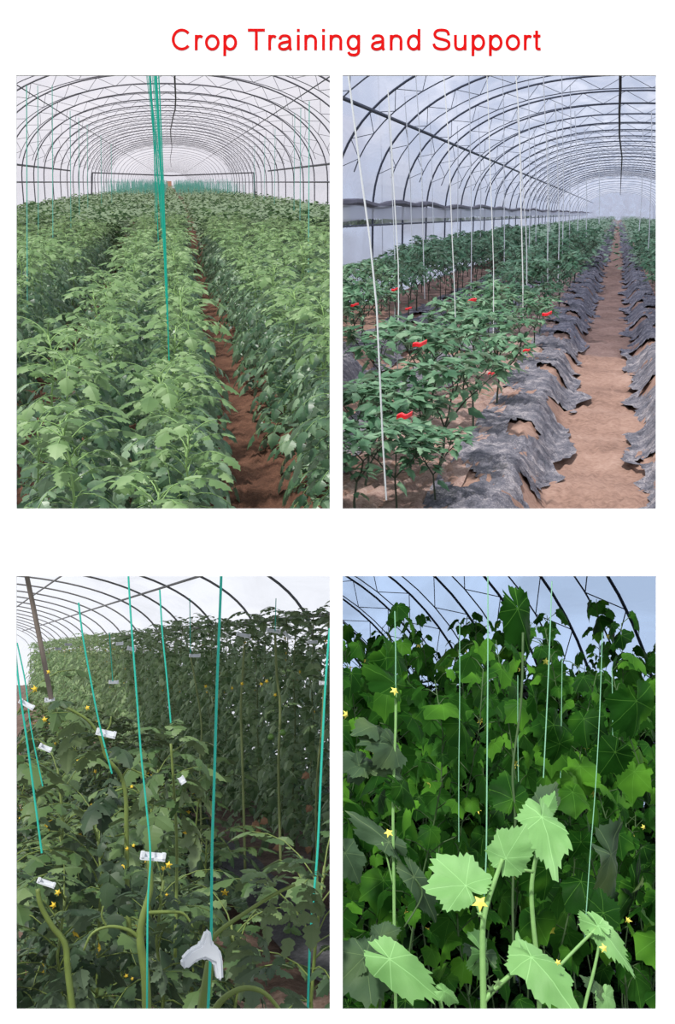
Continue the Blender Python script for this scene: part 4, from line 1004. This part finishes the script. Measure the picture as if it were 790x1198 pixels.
d3.palm((702, 1160), (682, 1140), 2.3, M_leafD3, .4); d3.palm((708, 1165), (716, 1195), 2.3, M_leafD2, .7); d3.flower((707, 1109), 2.2, 6); d3.flower((653, 1126), 2.1, 4)
d4 = Hero(FD, 'cucumber_plant', FD.px(462, 1220, 2.9), 'tall thin cucumber vine at the left with grey-green wilting leaves', 'cucumber plant')
d4.stem([(464, 1220), (462, 1120), (461, 1040), (460, 960), (461, 900), (463, 850), (463, 805)], 2.9, (4, 3), M_stemD)
d4.stem([(460, 1035), (452, 1000), (447, 985)], 2.9, (2, 2), M_stemD, 'leaf_stalk')
for a, t, m_, wd in (((461, 872), (428, 862), 3, .7), ((461, 874), (482, 902), 3, .6), ((440, 850), (424, 848), 3, .6), ((463, 800), (432, 775), 1, .6), ((455, 985), (408, 944), 3, .35), ((462, 925), (485, 930), 1, .7), ((420, 895), (400, 915), 3, .7),
                     ((452, 770), (458, 812), 1, .5), ((425, 895), (402, 872), 3, .7), ((460, 905), (430, 893), 3, .3), ((470, 920), (500, 940), 1, .5)):
    d4.palm(a, t, 2.9, (None, M_leafD, M_leafD2, M_leafD3)[m_], wd, random.uniform(-.1, .1), .5, .3, .3, .2)
d4.flower((455, 974), 2.85, 6); d4.flower((462, 808), 2.85, 6); d4.flower((405, 836), 2.9, 6)
d5 = Hero(FD, 'cucumber_plant', FD.px(440, 1230, 2.4), 'low cucumber plant in the bottom left corner with a big shaded leaf', 'cucumber plant')
d5.stem([(520, 1230), (515, 1170), (490, 1145), (456, 1124)], 2.4, (5, 3), M_stemD); d5.stem([(440, 1230), (445, 1150), (430, 1110)], 2.5, (4, 3), M_stemDd)
d5.palm((428, 1118), (436, 1178), 2.45, M_leafD3, 1.1, -.05, .5, .15, label='big shaded leaf in the corner'); d5.palm((424, 1122), (400, 1096), 2.45, M_leafD3, .9, .05, .5, .15)
d5.palm((456, 1122), (522, 1166), 2.35, M_leafD2, .5, -.05, .5, .3, .3, .2, label='long bright leaf lying to the right'); d5.palm((520, 1160), (542, 1170), 2.3, M_leafD2, .6, 0, .5, .6, .3, .4)
d5.palm((404, 998), (424, 1032), 2.7, M_leafD3, .8, 0, .5, .2); d5.palm((484, 1026), (519, 1078), 2.7, M_leafD3, .35, 0, .4, .3); d5.palm((445, 1095), (470, 1085), 2.7, M_leafD3, .8)
d5.stem([(473, 1085), (494, 1048), (486, 1028)], 2.7, (2, 2), M_stemDd, 'leaf_stalk')
d6 = Hero(FD, 'cucumber_plant', FD.px(600, 1150, 3.2), 'dim cucumber vine in the middle with backlit leaf above the pale pair', 'cucumber plant')
d6.stem([(602, 1150), (600, 1050), (603, 960), (600, 900), (610, 820), (612, 740)], 3.2, (3, 3), M_stemDd)
for a, t, wd in (((600, 935), (594, 895), .8), ((606, 712), (628, 770), .5), ((655, 870), (650, 900), .8), ((648, 848), (662, 890), .5), ((745, 820), (752, 870), .9), ((640, 1015), (642, 1060), .9), ((680, 985), (668, 1010), .8), ((625, 815), (635, 840), .5), ((720, 880), (700, 910), .9)):
    d6.palm(a, t, 3.2, M_leafD, wd, .05, .4, .3, .3, .2)
def stringD(pts, w_, label, Y): return stringC(pts, w_, label, Y, M_pale_str, FD, 'pale strings of the cucumber vines')
stringD([(571, 640), (571, 760), (570, 900), (569, 1000), (566, 1058)], 1.6, 'brightest pale string, down to the yellow cucumber flower', 2.3)
stringD([(646, 680), (643, 760), (640, 830), (636, 910)], 1.4, 'pale string slanting down to the tip with two upright leaves', 2.5)
stringD([(705, 740), (702, 830), (697, 920), (690, 1010), (684, 1100)], 1.1, 'long thin pale string right of the upright leaves', 2.4)
stringD([(462, 715), (463, 760), (463, 810)], 1.4, 'pale string on the tall thin vine at the left', 2.9)
stringD([(538, 730), (538, 820), (537, 900), (537, 985)], 1.0, 'dim thin string left of the brightest string', 3.3)
stringD([(606, 790), (606, 860), (607, 930)], .9, 'short dim string right of the brightest string', 3.3)
stringD([(658, 770), (657, 840), (656, 910)], .9, 'short dim string between two slanting pale strings', 3.5)
stringD([(716, 780), (717, 830), (717, 880)], .9, 'short dim string near the right of the thicket', 3.5)
